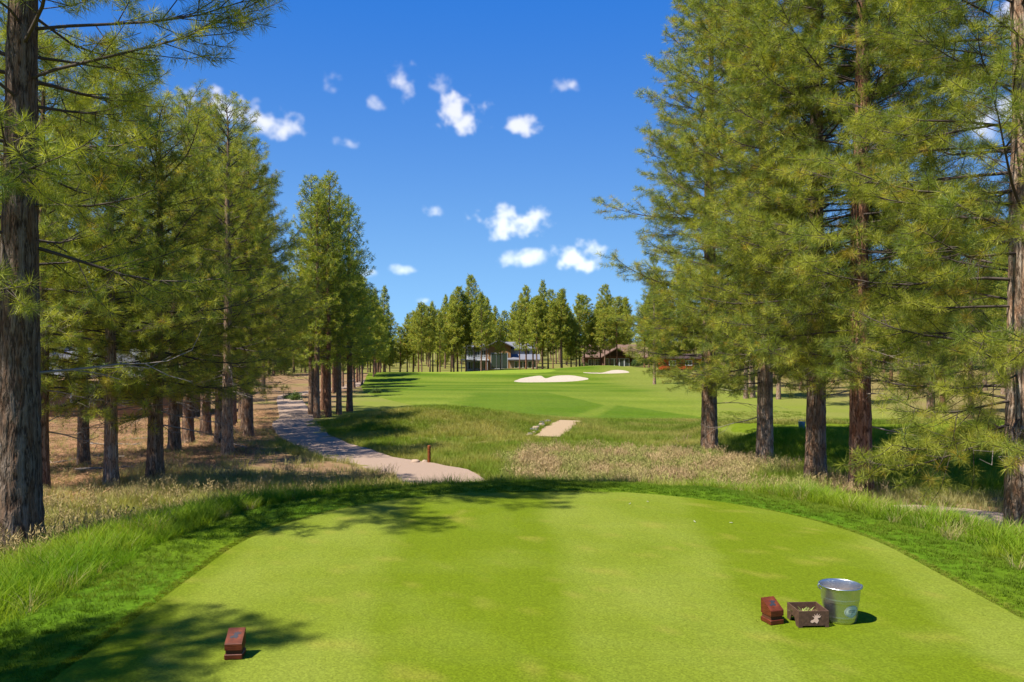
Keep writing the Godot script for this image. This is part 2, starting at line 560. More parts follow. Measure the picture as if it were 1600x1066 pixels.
	M.roofgrey = plain(Color(0.15, 0.155, 0.185), 0.9)
	M.roofbrown = plain(Color(0.15, 0.092, 0.068), 0.9)
	M.wallbrown = plain(Color(0.13, 0.065, 0.050), 0.85)
	M.walltan = plain(Color(0.22, 0.13, 0.07), 0.85)
	M.darkwood = plain(Color(0.05, 0.03, 0.025), 0.8)
	M.orange = plain(Color(0.42, 0.07, 0.02), 0.7)
	M.glass = plain(Color(0.03, 0.045, 0.045), 0.08)
	M.glass.metallic_specular = 0.6
	M.white = plain(Color(0.45, 0.42, 0.34), 0.6)
	M.bluecan = plain(Color(0.20, 0.33, 0.38), 0.4, 0.3)

# ---------------------------------------------------------------- pines
var tufts := {}

func tuft_set(key: String, needles: int, length: float, width: float, splay: float) -> Array:
	if tufts.has(key): return tufts[key]
	var rng := RandomNumberGenerator.new()
	rng.seed = hash(key)
	var out := []
	for k in 6:
		var v := PackedVector3Array()
		for j in needles:
			var az := rng.randf() * TAU
			var th := splay * pow(rng.randf(), 0.75) + 0.1
			var dir := Vector3(sin(th) * cos(az), cos(th), sin(th) * sin(az))
			var root := Vector3(0, rng.randf_range(-0.42, 0.08) * length, 0)
			var l := length * rng.randf_range(0.7, 1.08)
			var side := dir.cross(Vector3(rng.randfn(), rng.randfn(), rng.randfn())).normalized() * width * 0.5
			var tip := root + dir * l + Vector3(0, -0.02, 0) * rng.randf()
			v.append(root + dir * l * 0.08 - side * 0.8)
			v.append(root + dir * l * 0.3 + side)
			v.append(tip)
		out.append(v)
	tufts[key] = out
	return out

func basis_along(d: Vector3, roll: float) -> Basis:
	var y := d.normalized()
	var x := y.cross(Vector3(0.3, 0.1, 0.95)).normalized()
	x = x.rotated(y, roll)
	return Basis(x, y, x.cross(y))

func pick_color(rng: RandomNumberGenerator, warm: float) -> Color:
	var a := Color(0.150, 0.210, 0.036)
	var b := Color(0.530, 0.530, 0.085)
	var c := a.lerp(b, rng.randf())
	var r := rng.randf()
	if r < 0.18: c = c.lerp(Color(0.080, 0.150, 0.050), 0.7)
	elif r > 1.0 - warm: c = c.lerp(Color(0.42, 0.29, 0.05), rng.randf_range(0.35, 0.85))
	return c

# p: h, base, rad, r0, dh, per, key, n, len, wid, subs, step, sides, rows, dead, warm, twig
func grow(seed_: int, p: Dictionary) -> Dictionary:
	var rng := RandomNumberGenerator.new()
	rng.seed = seed_
	var bent := FastNoiseLite.new()
	bent.seed = seed_; bent.frequency = 0.08
	var H: float = p.h
	var axis := func(y: float) -> Vector3:
		return Vector3(bent.get_noise_2d(y, 0.0) * 0.35 * y / H + p.get("lean", 0.0) * y, y, bent.get_noise_2d(y, 50.0) * 0.35 * y / H)
	# trunk
	var tv := PackedVector3Array(); var tn := PackedVector3Array(); var tu := PackedVector2Array(); var ti := PackedInt32Array()
	var bn := FastNoiseLite.new()
	bn.seed = seed_ + 1; bn.frequency = 1.0; bn.noise_type = FastNoiseLite.TYPE_CELLULAR; bn.cellular_return_type = FastNoiseLite.RETURN_DISTANCE2_SUB
	var sides: int = p.sides
	var ys := []
	var y := -0.4
	while y < H:
		ys.append(y)
		y += p.rows if y < H * 0.55 else maxf(p.rows * 4.0, 0.5)
	ys.append(H)
	for yy in ys:
		var t := clampf(yy / H, 0.0, 1.0)
		var r: float = p.r0 * (pow(1.0 - t, 0.85) + 0.02) * (1.0 + 0.32 * exp(-maxf(yy + 0.1, 0.0) * 2.6))
		var c: Vector3 = axis.call(yy)
		for s in sides + 1:
			var a := TAU * (s % sides) / sides
			var o := Vector3(cos(a), 0, sin(a))
			var rr := r
			if sides >= 24:
				var pl := clampf((bn.get_noise_3d(o.x * p.r0 * 13.0, o.z * p.r0 * 13.0, yy * 3.2) + 1.0) * 2.0, 0.0, 1.0)
				rr += (pl - 0.6) * 0.028 * (p.r0 / 0.27) * (1.0 - t)
				rr *= 1.0 + 0.05 * sin(a * 3.0 + seed_) * exp(-maxf(yy, 0.0) * 1.5)
			tv.append(c + o * rr); tn.append(o); tu.append(Vector2(float(s) / sides, yy * 0.42))
	for j in ys.size() - 1:
		for s in sides:
			var q := j * (sides + 1) + s
			var w := q + sides + 1
			ti.append_array([q, q + 1, w, q + 1, w + 1, w])
	var st := SurfaceTool.new()
	var trunk := amesh(tv, PackedColorArray(), tn, tu, ti)
	if sides >= 24:
		st.create_from(trunk, 0)
		st.generate_normals()
		trunk = st.commit()
	# limbs and foliage
	var limbs := Shape.new()
	var deads := []
	var set_: Array = tuft_set(p.key, p.n, p.len, p.wid, p.get("splay", 1.75))
	var cols := []
	for k in 60:
		var ca := PackedColorArray()
		ca.resize(p.n * 3)
		ca.fill(pick_color(rng, p.warm))
		cols.append(ca)
	var fv := PackedVector3Array(); var fc := PackedColorArray()
	var tuft_count := 0
	var yb: float = p.base
	var az := rng.randf() * TAU
	while yb < H * 0.985:
		var t: float = (yb - p.base) / (H - p.base)
		for b in p.per:
			az += 2.4 + rng.randf_range(-0.5, 0.5)
			var prof: float = pow(1.0 - t, p.get("full", 0.6)) * (0.62 + 0.38 * smoothstep(0.0, 0.22, t)) + 0.04
			var L: float = p.rad * prof * rng.randf_range(0.62, 1.15)
			if rng.randf() < 0.08: L *= 1.2
			var pitch := lerpf(-0.08, 0.75, t) + rng.randf_range(-0.25, 0.22)
			var dir := Vector3(cos(az) * cos(pitch), sin(pitch), sin(az) * cos(pitch))
			var pos: Vector3 = axis.call(yb + rng.randf_range(-0.12, 0.12))
			var pts := [pos]; var rad := [0.011 + 0.0055 * L]
			var segs := 6
			var kink := rng.randf_range(-0.12, 0.12)
			for s in segs:
				pos += dir * L / segs
				dir = (dir + Vector3(-sin(az) * kink, 0.15 if s > 1 else 0.0, cos(az) * kink) + Vector3(rng.randfn(), rng.randfn(), rng.randfn()) * 0.05).normalized()
				pts.append(pos)
				rad.append(lerpf(rad[0], 0.006, float(s + 1) / segs))
			if p.sides >= 8: limbs.tube(pts, rad, 4 if p.sides >= 24 else 3)
			# side twigs with tufts of needles
			var along: float = 0.25 * L + 0.05
			var flip := 1.0
			while along < L:
				var q := along / L * segs
				var i := mini(int(q), segs - 1)
				var o: Vector3 = pts[i].lerp(pts[i + 1], q - i)
				var fwd: Vector3 = (pts[i + 1] - pts[i]).normalized()
				var out := (fwd.cross(Vector3.UP).normalized() * flip).rotated(fwd, flip * rng.randf_range(-0.6, 1.25))
				flip = -flip
				var sl: float = clampf((0.15 + 0.36 * (1.0 - along / L)) * L, 0.2, 0.9) * rng.randf_range(0.6, 1.2)
				var sd := (fwd * rng.randf_range(0.5, 1.0) + out * rng.randf_range(0.5, 1.0) + Vector3.UP * rng.randf_range(-0.15, 0.3)).normalized()
				var e := o + sd * sl * 0.6 + Vector3.UP * 0.0
				var sd2 := (sd + Vector3.UP * 0.25 + fwd * 0.2).normalized()
				var e2 := e + sd2 * sl * 0.4
				if p.twig: limbs.tube([o, e, e2], [0.008, 0.006, 0.004], 3)
				var f := 0.5
				while f <= 1.001:
					var tp := o.lerp(e, f / 0.6) if f < 0.6 else e.lerp(e2, (f - 0.6) / 0.4)
					var td := (sd2 + Vector3(rng.randfn(), rng.randfn() + 0.5, rng.randfn()) * 0.38).normalized()
					var bs := basis_along(td, rng.randf() * TAU).scaled(Vector3.ONE * rng.randf_range(0.8, 1.15))
					fv.append_array(Transform3D(bs, tp) * (set_[rng.randi() % 6] as PackedVector3Array))
					fc.append_array(cols[rng.randi() % 60])
					tuft_count += 1
					f += maxf(p.step / sl, 0.16) * rng.randf_range(0.8, 1.2)
				along += p.subs * rng.randf_range(0.7, 1.3)
			var bs2 := basis_along(dir, rng.randf() * TAU)
			fv.append_array(Transform3D(bs2, pos) * (set_[rng.randi() % 6] as PackedVector3Array))
			fc.append_array(cols[rng.randi() % 60])
		yb += p.dh * rng.randf_range(0.75, 1.25) * lerpf(1.0, 0.75, t)
	# the leader
	for k in 5:
		fv.append_array(Transform3D(basis_along(Vector3(rng.randfn() * 0.3, 1, rng.randfn() * 0.3), rng.randf() * TAU), axis.call(H - 0.12 * k)) * (set_[k] as PackedVector3Array))
		fc.append_array(cols[k])
	# dead, needle-less branches below the crown
	for k in p.dead:
		var dead := Shape.new()
		var a := rng.randf() * TAU
		var yy: float = rng.randf_range(p.base * 0.55, p.base * 1.25)
		var L: float = rng.randf_range(0.5, 1.0) * p.rad * 0.6
		var dir := Vector3(cos(a), rng.randf_range(-0.25, 0.15), sin(a)).normalized()
		var pos: Vector3 = axis.call(yy)
		var pts := [pos]; var rad := [0.02]
		for s in 6:
			pos += dir * L / 6
			dir = (dir + Vector3(rng.randfn(), rng.randfn() - 0.1, rng.randfn()) * 0.1).normalized()
			pts.append(pos); rad.append(lerpf(0.02, 0.004, (s + 1) / 6.0))
			if s > 0:
				var e := pos + (dir + Vector3(rng.randfn(), rng.randfn() * 0.6, rng.randfn()) * 0.7).normalized() * L * 0.2
				var e2 := e + (dir + Vector3(rng.randfn(), rng.randfn(), rng.randfn()) * 0.6).normalized() * L * 0.18
				dead.tube([pos, e, e2], [0.008, 0.006, 0.003], 3)
		dead.tube(pts, rad, 4)
		deads.append(built(dead))
	var crown := amesh(fv, fc)
	print("pine ", seed_, " tufts ", tuft_count, " tris ", fv.size() / 3, " limbs ", limbs.i.size() / 3, " trunk ", ti.size() / 3)
	return {"trunk": trunk, "limbs": built(limbs) if limbs.i.size() else null, "dead": deads, "crown": crown}

func pine(g: Dictionary, bark: String, label: String, group: String, pos: Vector3, turn: float, sc: float) -> Node3D:
	var t := thing("pine_tree", label, "pine tree", pos, turn, group)
	t.scale = Vector3.ONE * sc
	part("trunk", g.trunk, M[bark], t)
	if g.limbs: part("branches", g.limbs, M.limb, t)
	for dm in g.dead: part("dead_branch", dm, M.dead, t)
	part("crown", g.crown, M.needle, t)
	return t

# ---------------------------------------------------------------- grass
func clump(seed_: int, blades: int, spread: float, h0: float, h1: float, w: float, bend: float, segs: int, lean := 0.35) -> ArrayMesh:
	var rng := RandomNumberGenerator.new()
	rng.seed = seed_
	var v := PackedVector3Array(); var c := PackedColorArray()
	for k in blades:
		var r := spread * sqrt(rng.randf())
		var a := rng.randf() * TAU
		var o := Vector3(cos(a) * r, -0.01, sin(a) * r)
		var h := rng.randf_range(h0, h1)
		var aa := a + rng.randfn() * 0.8
		var dir := Vector3(cos(aa) * lean * rng.randf(), 1, sin(aa) * lean * rng.randf()).normalized()
		var fall := Vector3(cos(aa), -0.35, sin(aa)) * bend * rng.randf_range(0.3, 1.2)
		var side := Vector3(-sin(aa), 0, cos(aa)).rotated(Vector3.UP, rng.randfn() * 0.6) * w * 0.5
		var pts := []
		var p := o
		for s in segs + 1:
			pts.append(p)
			dir = (dir + fall / segs).normalized()
			p += dir * h / segs
		var tone := rng.randf_range(0.72, 1.25)
		var cc := Color(tone * rng.randf_range(0.9, 1.15), tone, tone * rng.randf_range(0.8, 1.2))
		for s in segs:
			var w0 := side * (1.0 - pow(float(s) / segs, 2.0))
			var w1 := side * (1.0 - pow(float(s + 1) / segs, 2.0))
			if s < segs - 1:
				v.append_array([pts[s] - w0, pts[s] + w0, pts[s + 1] + w1, pts[s] - w0, pts[s + 1] + w1, pts[s + 1] - w1])
				for q in 6: c.append(cc)
			else:
				v.append_array([pts[s] - w0, pts[s] + w0, pts[s + 1]])
				for q in 3: c.append(cc)
	return amesh(v, c)

func seed_clump(seed_: int, stalks: int, spread: float, h0: float, h1: float, stalk_c: Color, head_c: Color) -> ArrayMesh:   # thin stalks with seed heads
	var rng := RandomNumberGenerator.new()
	rng.seed = seed_
	var v := PackedVector3Array(); var c := PackedColorArray()
	for k in stalks:
		var r := spread * sqrt(rng.randf())
		var a := rng.randf() * TAU
		var o := Vector3(cos(a) * r, -0.01, sin(a) * r)
		var h := rng.randf_range(h0, h1)
		var tip := o + Vector3(rng.randfn() * 0.22, 1, rng.randfn() * 0.22).normalized() * h
		var s := Vector3(cos(a * 7.0), 0, sin(a * 7.0)) * 0.004
		v.append_array([o - s, o + s, tip])
		var tone := rng.randf_range(0.75, 1.25)
		for q in 3: c.append(stalk_c * tone)
		for j in 5:
			var b := o.lerp(tip, 0.68 + 0.07 * j)
			var e := b + (Vector3(rng.randfn(), 1.4, rng.randfn()) * 0.03)
			var s2 := Vector3(rng.randfn(), 0, rng.randfn()).normalized() * 0.0075
			v.append_array([b - s2, b + s2, e])
			for q in 3: c.append(head_c * tone)
	return amesh(v, c)

func scatter(called: String, label: String, category: String, mesh: Mesh, m: Material, places: Array, parent: Node = null) -> void:   # places: [x, d, scale, colour, sink]
	var mm := MultiMesh.new()
	mm.transform_format = MultiMesh.TRANSFORM_3D
	mm.use_colors = true
	mm.mesh = mesh
	mm.instance_count = places.size()
	var rng := RandomNumberGenerator.new()
	rng.seed = hash(called) + places.size()
	for k in places.size():
		var p: Array = places[k]
		var b := Basis(Vector3.UP, rng.randf() * TAU)
		b = Basis(Vector3(1, 0, 0), rng.randfn() * 0.08) * b
		mm.set_instance_transform(k, Transform3D(b.scaled(Vector3.ONE * p[2]), Vector3(p[0], p[4], -p[1])))
		mm.set_instance_color(k, p[3])
	var o := MultiMeshInstance3D.new()
	o.multimesh = mm
	o.material_override = m
	o.name = numbered(called)
	add_child(o)
	tag(o, label, category, "", "stuff")

func in_view(x: float, d: float, margin := 1.5) -> bool:
	return absf(x) < d * 0.64 + margin

func ok_ground(x: float, d: float) -> bool:
	return to_line(path_pts, x, d) > 1.28 and to_line(walk_pts, x, d) > 0.75

# ---------------------------------------------------------------- everything
func _ready() -> void:
	# camera, sky, sun, exposure
	var cam := Camera3D.new()
	cam.position = Vector3(0, EYE, 0)
	cam.fov = rad_to_deg(2.0 * atan(533.0 / 1300.0))
	cam.near = 0.1
	cam.far = 2000.0
	cam.name = "camera"
	add_child(cam)
	var env := Environment.new()
	env.background_mode = Environment.BG_SKY
	var sky := Sky.new()
	var sm := ProceduralSkyMaterial.new()
	sm.sky_top_color = lin(0.001, 0.080, 0.35)
	sm.sky_horizon_color = lin(0.18, 0.36, 0.56)
	sm.sky_curve = 0.125
	sm.ground_bottom_color = lin(0.10, 0.10, 0.05)
	sm.ground_horizon_color = lin(0.18, 0.36, 0.56)
	sm.sun_angle_max = 1.0
	sm.sky_cover = clouds()
	sm.sky_cover_modulate = Color(1, 1, 1, 1)
	sky.sky_material = sm
	env.sky = sky
	env.tonemap_mode = Environment.TONE_MAPPER_LINEAR
	env.tonemap_exposure = 1.95
	env.sdfgi_enabled = true
	env.ssao_enabled = true
	env.ssil_enabled = true
	var we := WorldEnvironment.new()
	we.environment = env
	we.name = "world"
	add_child(we)
	var sun := DirectionalLight3D.new()
	sun.name = "sun"
	sun.light_energy = 1.6
	sun.light_color = lin(1.0, 0.94, 0.82)
	sun.light_angular_distance = 0.55
	sun.shadow_enabled = true
	add_child(sun)
	sun.look_at_from_position(Vector3.ZERO, -Vector3(-0.535, 1.0, 0.31), Vector3(0, 0, 1))

	rough_noise.seed = 2; rough_noise.frequency = 0.25; rough_noise.fractal_octaves = 3
	patch_noise.seed = 12; patch_noise.frequency = 0.25; patch_noise.fractal_octaves = 3
	fine_noise.seed = 22; fine_noise.frequency = 0.7; fine_noise.fractal_octaves = 3
	var kn := [[-40, -1.0], [5, -1.15], [12, -1.35], [16, -1.5], [20, -1.65], [25, -1.95], [32, -2.35], [45, -2.95], [60, -3.3], [75, -3.5], [100, -3.85], [122, -4.45], [130, -4.5], [143, -3.75], [165, -3.7], [185, -4.2], [230, -4.3], [400, -3.0], [700, 0.0]]
	for k in 1500: profile.append(knots(kn, -40.0 + k * 0.5))
	path_pts = smooth_line([Vector2(-25, 135), Vector2(-22.5, 112), Vector2(-23.2, 97), Vector2(-23.4, 88), Vector2(-18.5, 70), Vector2(-15.3, 59), Vector2(-12.9, 49), Vector2(-9.2, 38.5), Vector2(-5.7, 31), Vector2(-3.5, 27.4), Vector2(-2.3, 25.0), Vector2(-1.6, 22.0), Vector2(0.2, 19.3), Vector2(3.4, 17.6), Vector2(7.2, 16.7), Vector2(9.6, 15.2), Vector2(12.5, 12.6), Vector2(18, 9.5)], 160)
	walk_pts = smooth_line([Vector2(1.7, 41.0), Vector2(2.6, 46.0), Vector2(3.7, 52.0)], 14)
	make_materials()
	print("materials ", Time.get_ticks_msec())

	# the setting
	structure("ground", terrain(), M.ground)
	var tee_rows := []
	for k in 121:
		var d := lerpf(-8.0, 8.2, k / 60.0) if k <= 60 else 8.2 + 3.45 * sin((k - 60) / 60.0 * PI / 2.0)
		var hw := 3.45 if d <= 8.2 else sqrt(maxf(0.0, 3.45 * 3.45 - (d - 8.2) * (d - 8.2)))
		tee_rows.append([d, 0.5 - hw, 0.5 + hw + 0.001])
	structure("tee", sheet(tee_rows, 0.014, 56, 0.14, tee_color), M.turf)
	structure("fairway", sheet(FAIR, 0.07, 130, 0.8, fair_color), M.fairway)
	structure("second_tee", sheet([[35.5, 11.5, 20.0], [36.0, 10.5, 22.0], [38.5, 10.0, 23.0], [41.0, 10.6, 22.0], [41.6, 12.0, 20.0]], 0.04, 30, 0.4, func(_x, _d): return C_TEE), M.fairway)
	structure("cart_path", ribbon(path_pts, 2.35, 0.05, 0.10), M.path)
	structure("gravel_walk", ribbon(walk_pts, 1.35, 0.06, 0.25), M.gravel)
	structure("sand_bunker", bowl([Vector2(0.2, 132.5), Vector2(1.6, 137.5), Vector2(4.6, 140.5), Vector2(5.6, 138.0), Vector2(7.6, 140.5), Vector2(10.0, 141.0), Vector2(12.6, 136.0), Vector2(9.0, 132.6), Vector2(4.5, 131.2), Vector2(1.4, 131.0)], 0.14, Color.WHITE), M.sand)
	structure("sand_bunker", bowl([Vector2(12.8, 150.8), Vector2(15.4, 149.6), Vector2(18.6, 153.4), Vector2(20.6, 153.0), Vector2(21.2, 150.6), Vector2(20.6, 148.6), Vector2(17.0, 147.6), Vector2(14.6, 148.6)], 0.14, Color.WHITE), M.sand)
	print("setting ", Time.get_ticks_msec())
	plant_trees()
	print("trees ", Time.get_ticks_msec())
	build_houses()
	tee_things()
	small_things()
	grasses()
	print("done ", Time.get_ticks_msec())

func clouds() -> ImageTexture:
	var W := 4096
	var Hh := 2048
	var im := Image.create_empty(W, Hh, false, Image.FORMAT_RGBA8)
	im.fill(Color(0, 0, 0, 0))
	var f := FastNoiseLite.new()
	f.seed = 5; f.frequency = 1.0; f.fractal_octaves = 6; f.fractal_gain = 0.54
	# centre and half size in degrees (azimuth to the side, elevation), thickness
	var list := []
	for c in [[718, 178, 52, 34, 1.0], [816, 199, 28, 22, 0.85], [628, 132, 24, 36, 0.5], [522, 128, 22, 20, 0.3], [683, 132, 24, 18, 0.25], [881, 134, 27, 13, 0.4], [538, 222, 24, 12, 0.4], [590, 162, 20, 14, 0.12], [673, 326, 22, 14, 0.6], [795, 347, 66, 34, 1.0], [815, 405, 46, 16, 0.55], [908, 405, 44, 30, 1.0], [630, 421, 26, 9, 0.4], [660, 469, 14, 6, 0.3], [575, 428, 22, 10, 0.35], [415, 195, 60, 26, 0.75], [350, 165, 50, 26, 0.9], [195, 210, 40, 22, 0.7], [1590, 20, 60, 40, 0.8], [1560, 180, 50, 40, 0.7]]:
		var dir := Vector3((c[0] - 800.0) / 1300.0, (533.0 - c[1]) / 1300.0, -1.0).normalized()
		list.append([atan2(dir.x, -dir.z), asin(dir.y), c[2] / 1300.0, c[3] / 1300.0, c[4]])
	var rng := RandomNumberGenerator.new()
	rng.seed = 77
	for k in 46:
		var a := rng.randf_range(0.75, TAU - 0.75)
		var s := rng.randf_range(0.5, 1.5)
		list.append([a if a < PI else a - TAU, rng.randf_range(0.06, 0.9), 0.045 * s, 0.022 * s, rng.randf_range(0.3, 1.0)])
	for c in list:
		var cu: float = c[0] / TAU * W
		var cv: float = (0.5 - c[1] / PI) * Hh
		var ru: float = c[2] * 1.7 / TAU * W / cos(c[1])
		var rv: float = c[3] * 1.7 / PI * Hh
		for y in range(maxi(0, int(cv - rv)), mini(Hh, int(cv + rv) + 1)):
			for x in range(int(cu - ru), int(cu + ru) + 1):
				var a: float = (x - cu) / ru * 1.7
				var b: float = (y - cv) / rv * 1.7
				var sx: float = x * 0.045
				var sy: float = y * 0.05
				var n := f.get_noise_2d(sx, sy)
				var big := f.get_noise_2d(sx * 0.35 + 300.0, sy * 0.35)
				var r := a * a + b * b * (1.0 if b < 0 else 1.5)
				var val := 1.0 - r + 1.25 * n + 0.9 * big
				var al := smoothstep(0.05, lerpf(2.4, 1.2, c[4]), val)
				if al <= 0.004: continue
				var add := Color(0.43, 0.35, 0.165)
				var old := im.get_pixel(posmod(x, W), y)
				if old.a < al:
					var q := add.linear_to_srgb()
					im.set_pixel(posmod(x, W), y, Color(q.r, q.g, q.b, al))
	return tex(im)

func plant_trees() -> void:
	var near := {"h": 16.5, "base": 4.0, "rad": 3.9, "r0": 0.27, "dh": 0.33, "per": 4, "key": "near", "n": 62, "len": 0.205, "wid": 0.0065, "subs": 0.115, "step": 0.15, "sides": 40, "rows": 0.06, "dead": 4, "warm": 0.04, "twig": true}
	var mid := near.merged({"key": "mid", "n": 36, "wid": 0.0095, "sides": 32, "rows": 0.09, "base": 2.9, "rad": 4.1, "h": 22.0, "warm": 0.10, "step": 0.13, "full": 0.62, "dh": 0.28, "per": 3, "subs": 0.095, "dead": 3}, true)
	var young := near.merged({"key": "young", "n": 38, "wid": 0.009, "sides": 28, "rows": 0.09, "base": 2.5, "rad": 3.2, "h": 10.5, "r0": 0.20, "full": 0.5, "warm": 0.16, "dead": 12, "dh": 0.29, "per": 3, "subs": 0.125}, true)
	var far := near.merged({"key": "far", "n": 11, "len": 0.28, "wid": 0.04, "sides": 12, "rows": 0.6, "base": 4.5, "rad": 3.2, "h": 17.0, "r0": 0.22, "warm": 0.08, "dead": 3, "subs": 0.17, "step": 0.24, "twig": false, "dh": 0.36}, true)
	var away := near.merged({"key": "away", "n": 8, "len": 0.5, "wid": 0.11, "sides": 8, "rows": 1.5, "base": 5.5, "rad": 3.5, "h": 18.0, "full": 0.55, "r0": 0.22, "warm": 0.08, "dead": 0, "subs": 0.22, "step": 0.32, "twig": false, "dh": 0.42}, true)

	# two big pines close by, each of its own growth
	var g_l := grow(101, near.merged({"base": 3.4, "h": 15.0, "rad": 3.15, "full": 0.6, "dead": 2, "per": 3, "dh": 0.36, "r0": 0.245}, true))
	pine(g_l, "bark_dark", "big dark-barked pine rising from the long grass beside the tee", "", at(-5.75, 9.7), 0.6, 1.0)
	var g_r := grow(102, near.merged({"base": 1.7, "h": 19.0, "rad": 3.8, "r0": 0.25, "full": 0.6}, true))
	pine(g_r, "bark_grey", "grey-barked pine with low drooping sprays next to the cart path bend", "", at(8.15, 13.3), 1.9, 1.0)
	# pines standing outside the frame whose shade falls on the tee
	for s in [[-6.8, 3.1, 1.3, 0.68], [-6.5, 1.6, 3.0, 0.56]]:
		pine(g_l, "bark", "pine beside the tee, next to the big dark-barked one", "pines beside the tee out of view", at(s[0], s[1]), s[2], s[3])
	# the row of tall pines along the second tee
	var gm := [grow(111, mid), grow(112, mid.merged({"rad": 4.3, "h": 23.0, "base": 3.3}, true)), grow(113, mid.merged({"rad": 3.8, "h": 21.0}, true))]
	var row := [[8.1, 19.3, 0, 0.4, 0.95, "bark_red", "reddish-brown pine trunk leaning slightly, in the row by the second tee"], [8.1, 22.2, 1, 2.2, 0.98, "bark", "thick brown pine with straight furrowed trunk in the row by the second tee"], [8.2, 27.0, 0, 4.0, 1.0, "bark_grey", "pale sunlit pine trunk in the row by the second tee"], [7.6, 32.0, 2, 5.4, 0.95, "bark", "slim dark grey pine ending the row by the second tee"]]
	for s in row:
		var r5 := pine(gm[s[2]], s[5], s[6], "", at(s[0], s[1]), s[3], s[4])
		if s[1] > 30.0: r5.scale *= Vector3(1.24, 1.0, 1.24)
	# the younger pines at the forest edge
	var gy := [grow(121, young), grow(122, young.merged({"h": 14.5, "rad": 3.7, "base": 3.0, "r0": 0.23}, true)), grow(123, young.merged({"h": 9.0, "base": 2.0}, true))]
	var edge := [[-10.9, 19.2, 0, 1.0, 1.0], [-9.6, 19.9, 1, 2.4, 0.72], [-9.1, 21.2, 2, 0.3, 1.05], [-13.4, 26.0, 1, 4.1, 0.8], [-10.6, 31.0, 1, 5.2, 0.93], [-13.6, 33.5, 2, 2.2, 1.2], [-14.6, 37.5, 1, 3.3, 1.1], [-13.0, 37.0, 1, 0.7, 0.98], [-13.3, 42.0, 1, 1.6, 1.0], [-15.5, 22.5, 0, 3.7, 1.1], [-17.6, 29.0, 1, 0.2, 1.1], [-16.2, 44.0, 1, 5.8, 1.2]]
	for k in edge.size():
		var s: Array = edge[k]
		var lab := "young bushy pine with yellowing needles at the forest edge"
		if k == 1: lab = "dark-trunked young pine in the dry grass, first beside the long grass bank"
		elif k == 2: lab = "short-stemmed young pine with peeling bark and a low bent branch"
		elif k == 4: lab = "young pine standing alone by the bare earth next to the cart path"
		pine(gy[s[2]], ["bark", "bark_grey", "bark"][k % 3], lab, "young pines at the forest edge", at(s[0], s[1]), s[3], s[4])
	# mid-distance pines along the cart path and beyond
	var gf := [grow(131, far), grow(132, far.merged({"h": 19.0, "rad": 3.4, "base": 5.5}, true)), grow(133, far.merged({"h": 15.0, "rad": 2.8, "base": 3.5}, true))]
	var tall := [[-14.6, 60.5, 0, 0.0, 1.02], [-13.9, 62.5, 1, 1.0, 0.92], [-13.5, 57.5, 2, 2.0, 1.05], [-12.9, 58.5, 1, 3.0, 0.9], [-12.8, 61.5, 0, 4.0, 0.95], [-12.6, 64.5, 2, 5.0, 1.1], [-15.0, 66.0, 1, 5.6, 0.9]]
	for s in tall:
		pine(gf[s[2]], ["bark", "bark_red"][int(s[3]) % 2], "tall straight pine in the clump between cart path and fairway", "clump of tall pines by the cart path", at(s[0], s[1]), s[3], s[4])
	var along := [[-15.3, 47.5, 1, 2.7, 0.84], [-16.8, 50, 1, 0.5, 0.8], [-17.4, 52, 0, 1.5, 0.85], [-18.2, 56, 2, 2.5, 0.95], [-19.5, 60, 1, 3.5, 0.9], [-21.5, 66, 0, 4.5, 0.95], [-23.5, 73, 2, 5.5, 1.0], [-26.5, 82, 1, 0.9, 1.0], [-27.5, 92, 0, 1.9, 1.0], [-19.8, 84, 2, 3.2, 1.0]]
	for s in along:
		pine(gf[s[2]], ["bark_grey", "bark_red", "bark"][int(s[1]) % 3], "pine along the forest side of the winding cart path", "pines along the cart path", at(s[0], s[1]), s[3], s[4])
	var rng := RandomNumberGenerator.new()
	rng.seed = 41
	# forest behind the young pines
	var spots: Array = []
	var tries := 0
	while spots.size() < 46 and tries < 4000:
		tries += 1
		var d := 150.0 - 100.0 * pow(rng.randf(), 1.5)
		var x := -rng.randf_range(0.30, 0.72) * d - 4.0
		if to_line(path_pts, x, d) < 4.0: continue
		if x > -38.0 and x < -22.0 and d > 44 and d < 72: continue
		var clear := true
		for q in spots:
			if Vector2(x - q.x, d - q.y).length() < 3.2: clear = false
		if not clear: continue
		spots.append(Vector2(x, d))
		pine(gf[rng.randi() % 3], ["bark", "bark_red", "bark_grey"][rng.randi() % 3], "pine of the woods behind the young pines", "pines of the woods beyond the cart path", at(x, d), rng.randf() * TAU, rng.randf_range(0.75, 1.1))
	# pines beyond the second tee
	pine(gf[1], "bark_grey", "lone pine with bare pale trunk on the rough before the brown house", "", at(20.9, 122.0), 1.0, 1.0)
	for s in [[22.5, 80.0, 0, 1.2, 1.0], [23.6, 81.5, 2, 2.8, 1.05], [25.0, 78.0, 1, 4.4, 0.95]]:
		pine(gf[s[2]], "bark_grey", "pine with pale trunk in the trio at the edge of the rough", "trio of pale-trunked pines", at(s[0], s[1]), s[3], s[4])
	spots.clear()
	tries = 0
	while spots.size() < 62 and tries < 5000:
		tries += 1
		var d := rng.randf_range(38.0, 150.0)
		var x := rng.randf_range(0.20, 0.72) * d + rng.randf_range(3.0, 8.0)
		if x < 22.5 + 0.02 * d: continue
		if x < 40 and d > 120: continue
		var clear := true
		for q in spots:
			if Vector2(x - q.x, d - q.y).length() < 3.4: clear = false
		if not clear: continue
		spots.append(Vector2(x, d))
		pine(gf[rng.randi() % 3], ["bark", "bark_red", "bark_grey"][rng.randi() % 3], "pine of the woods beyond the second tee", "pines of the woods beyond the second tee", at(x, d), rng.randf() * TAU, rng.randf_range(0.8, 1.1))
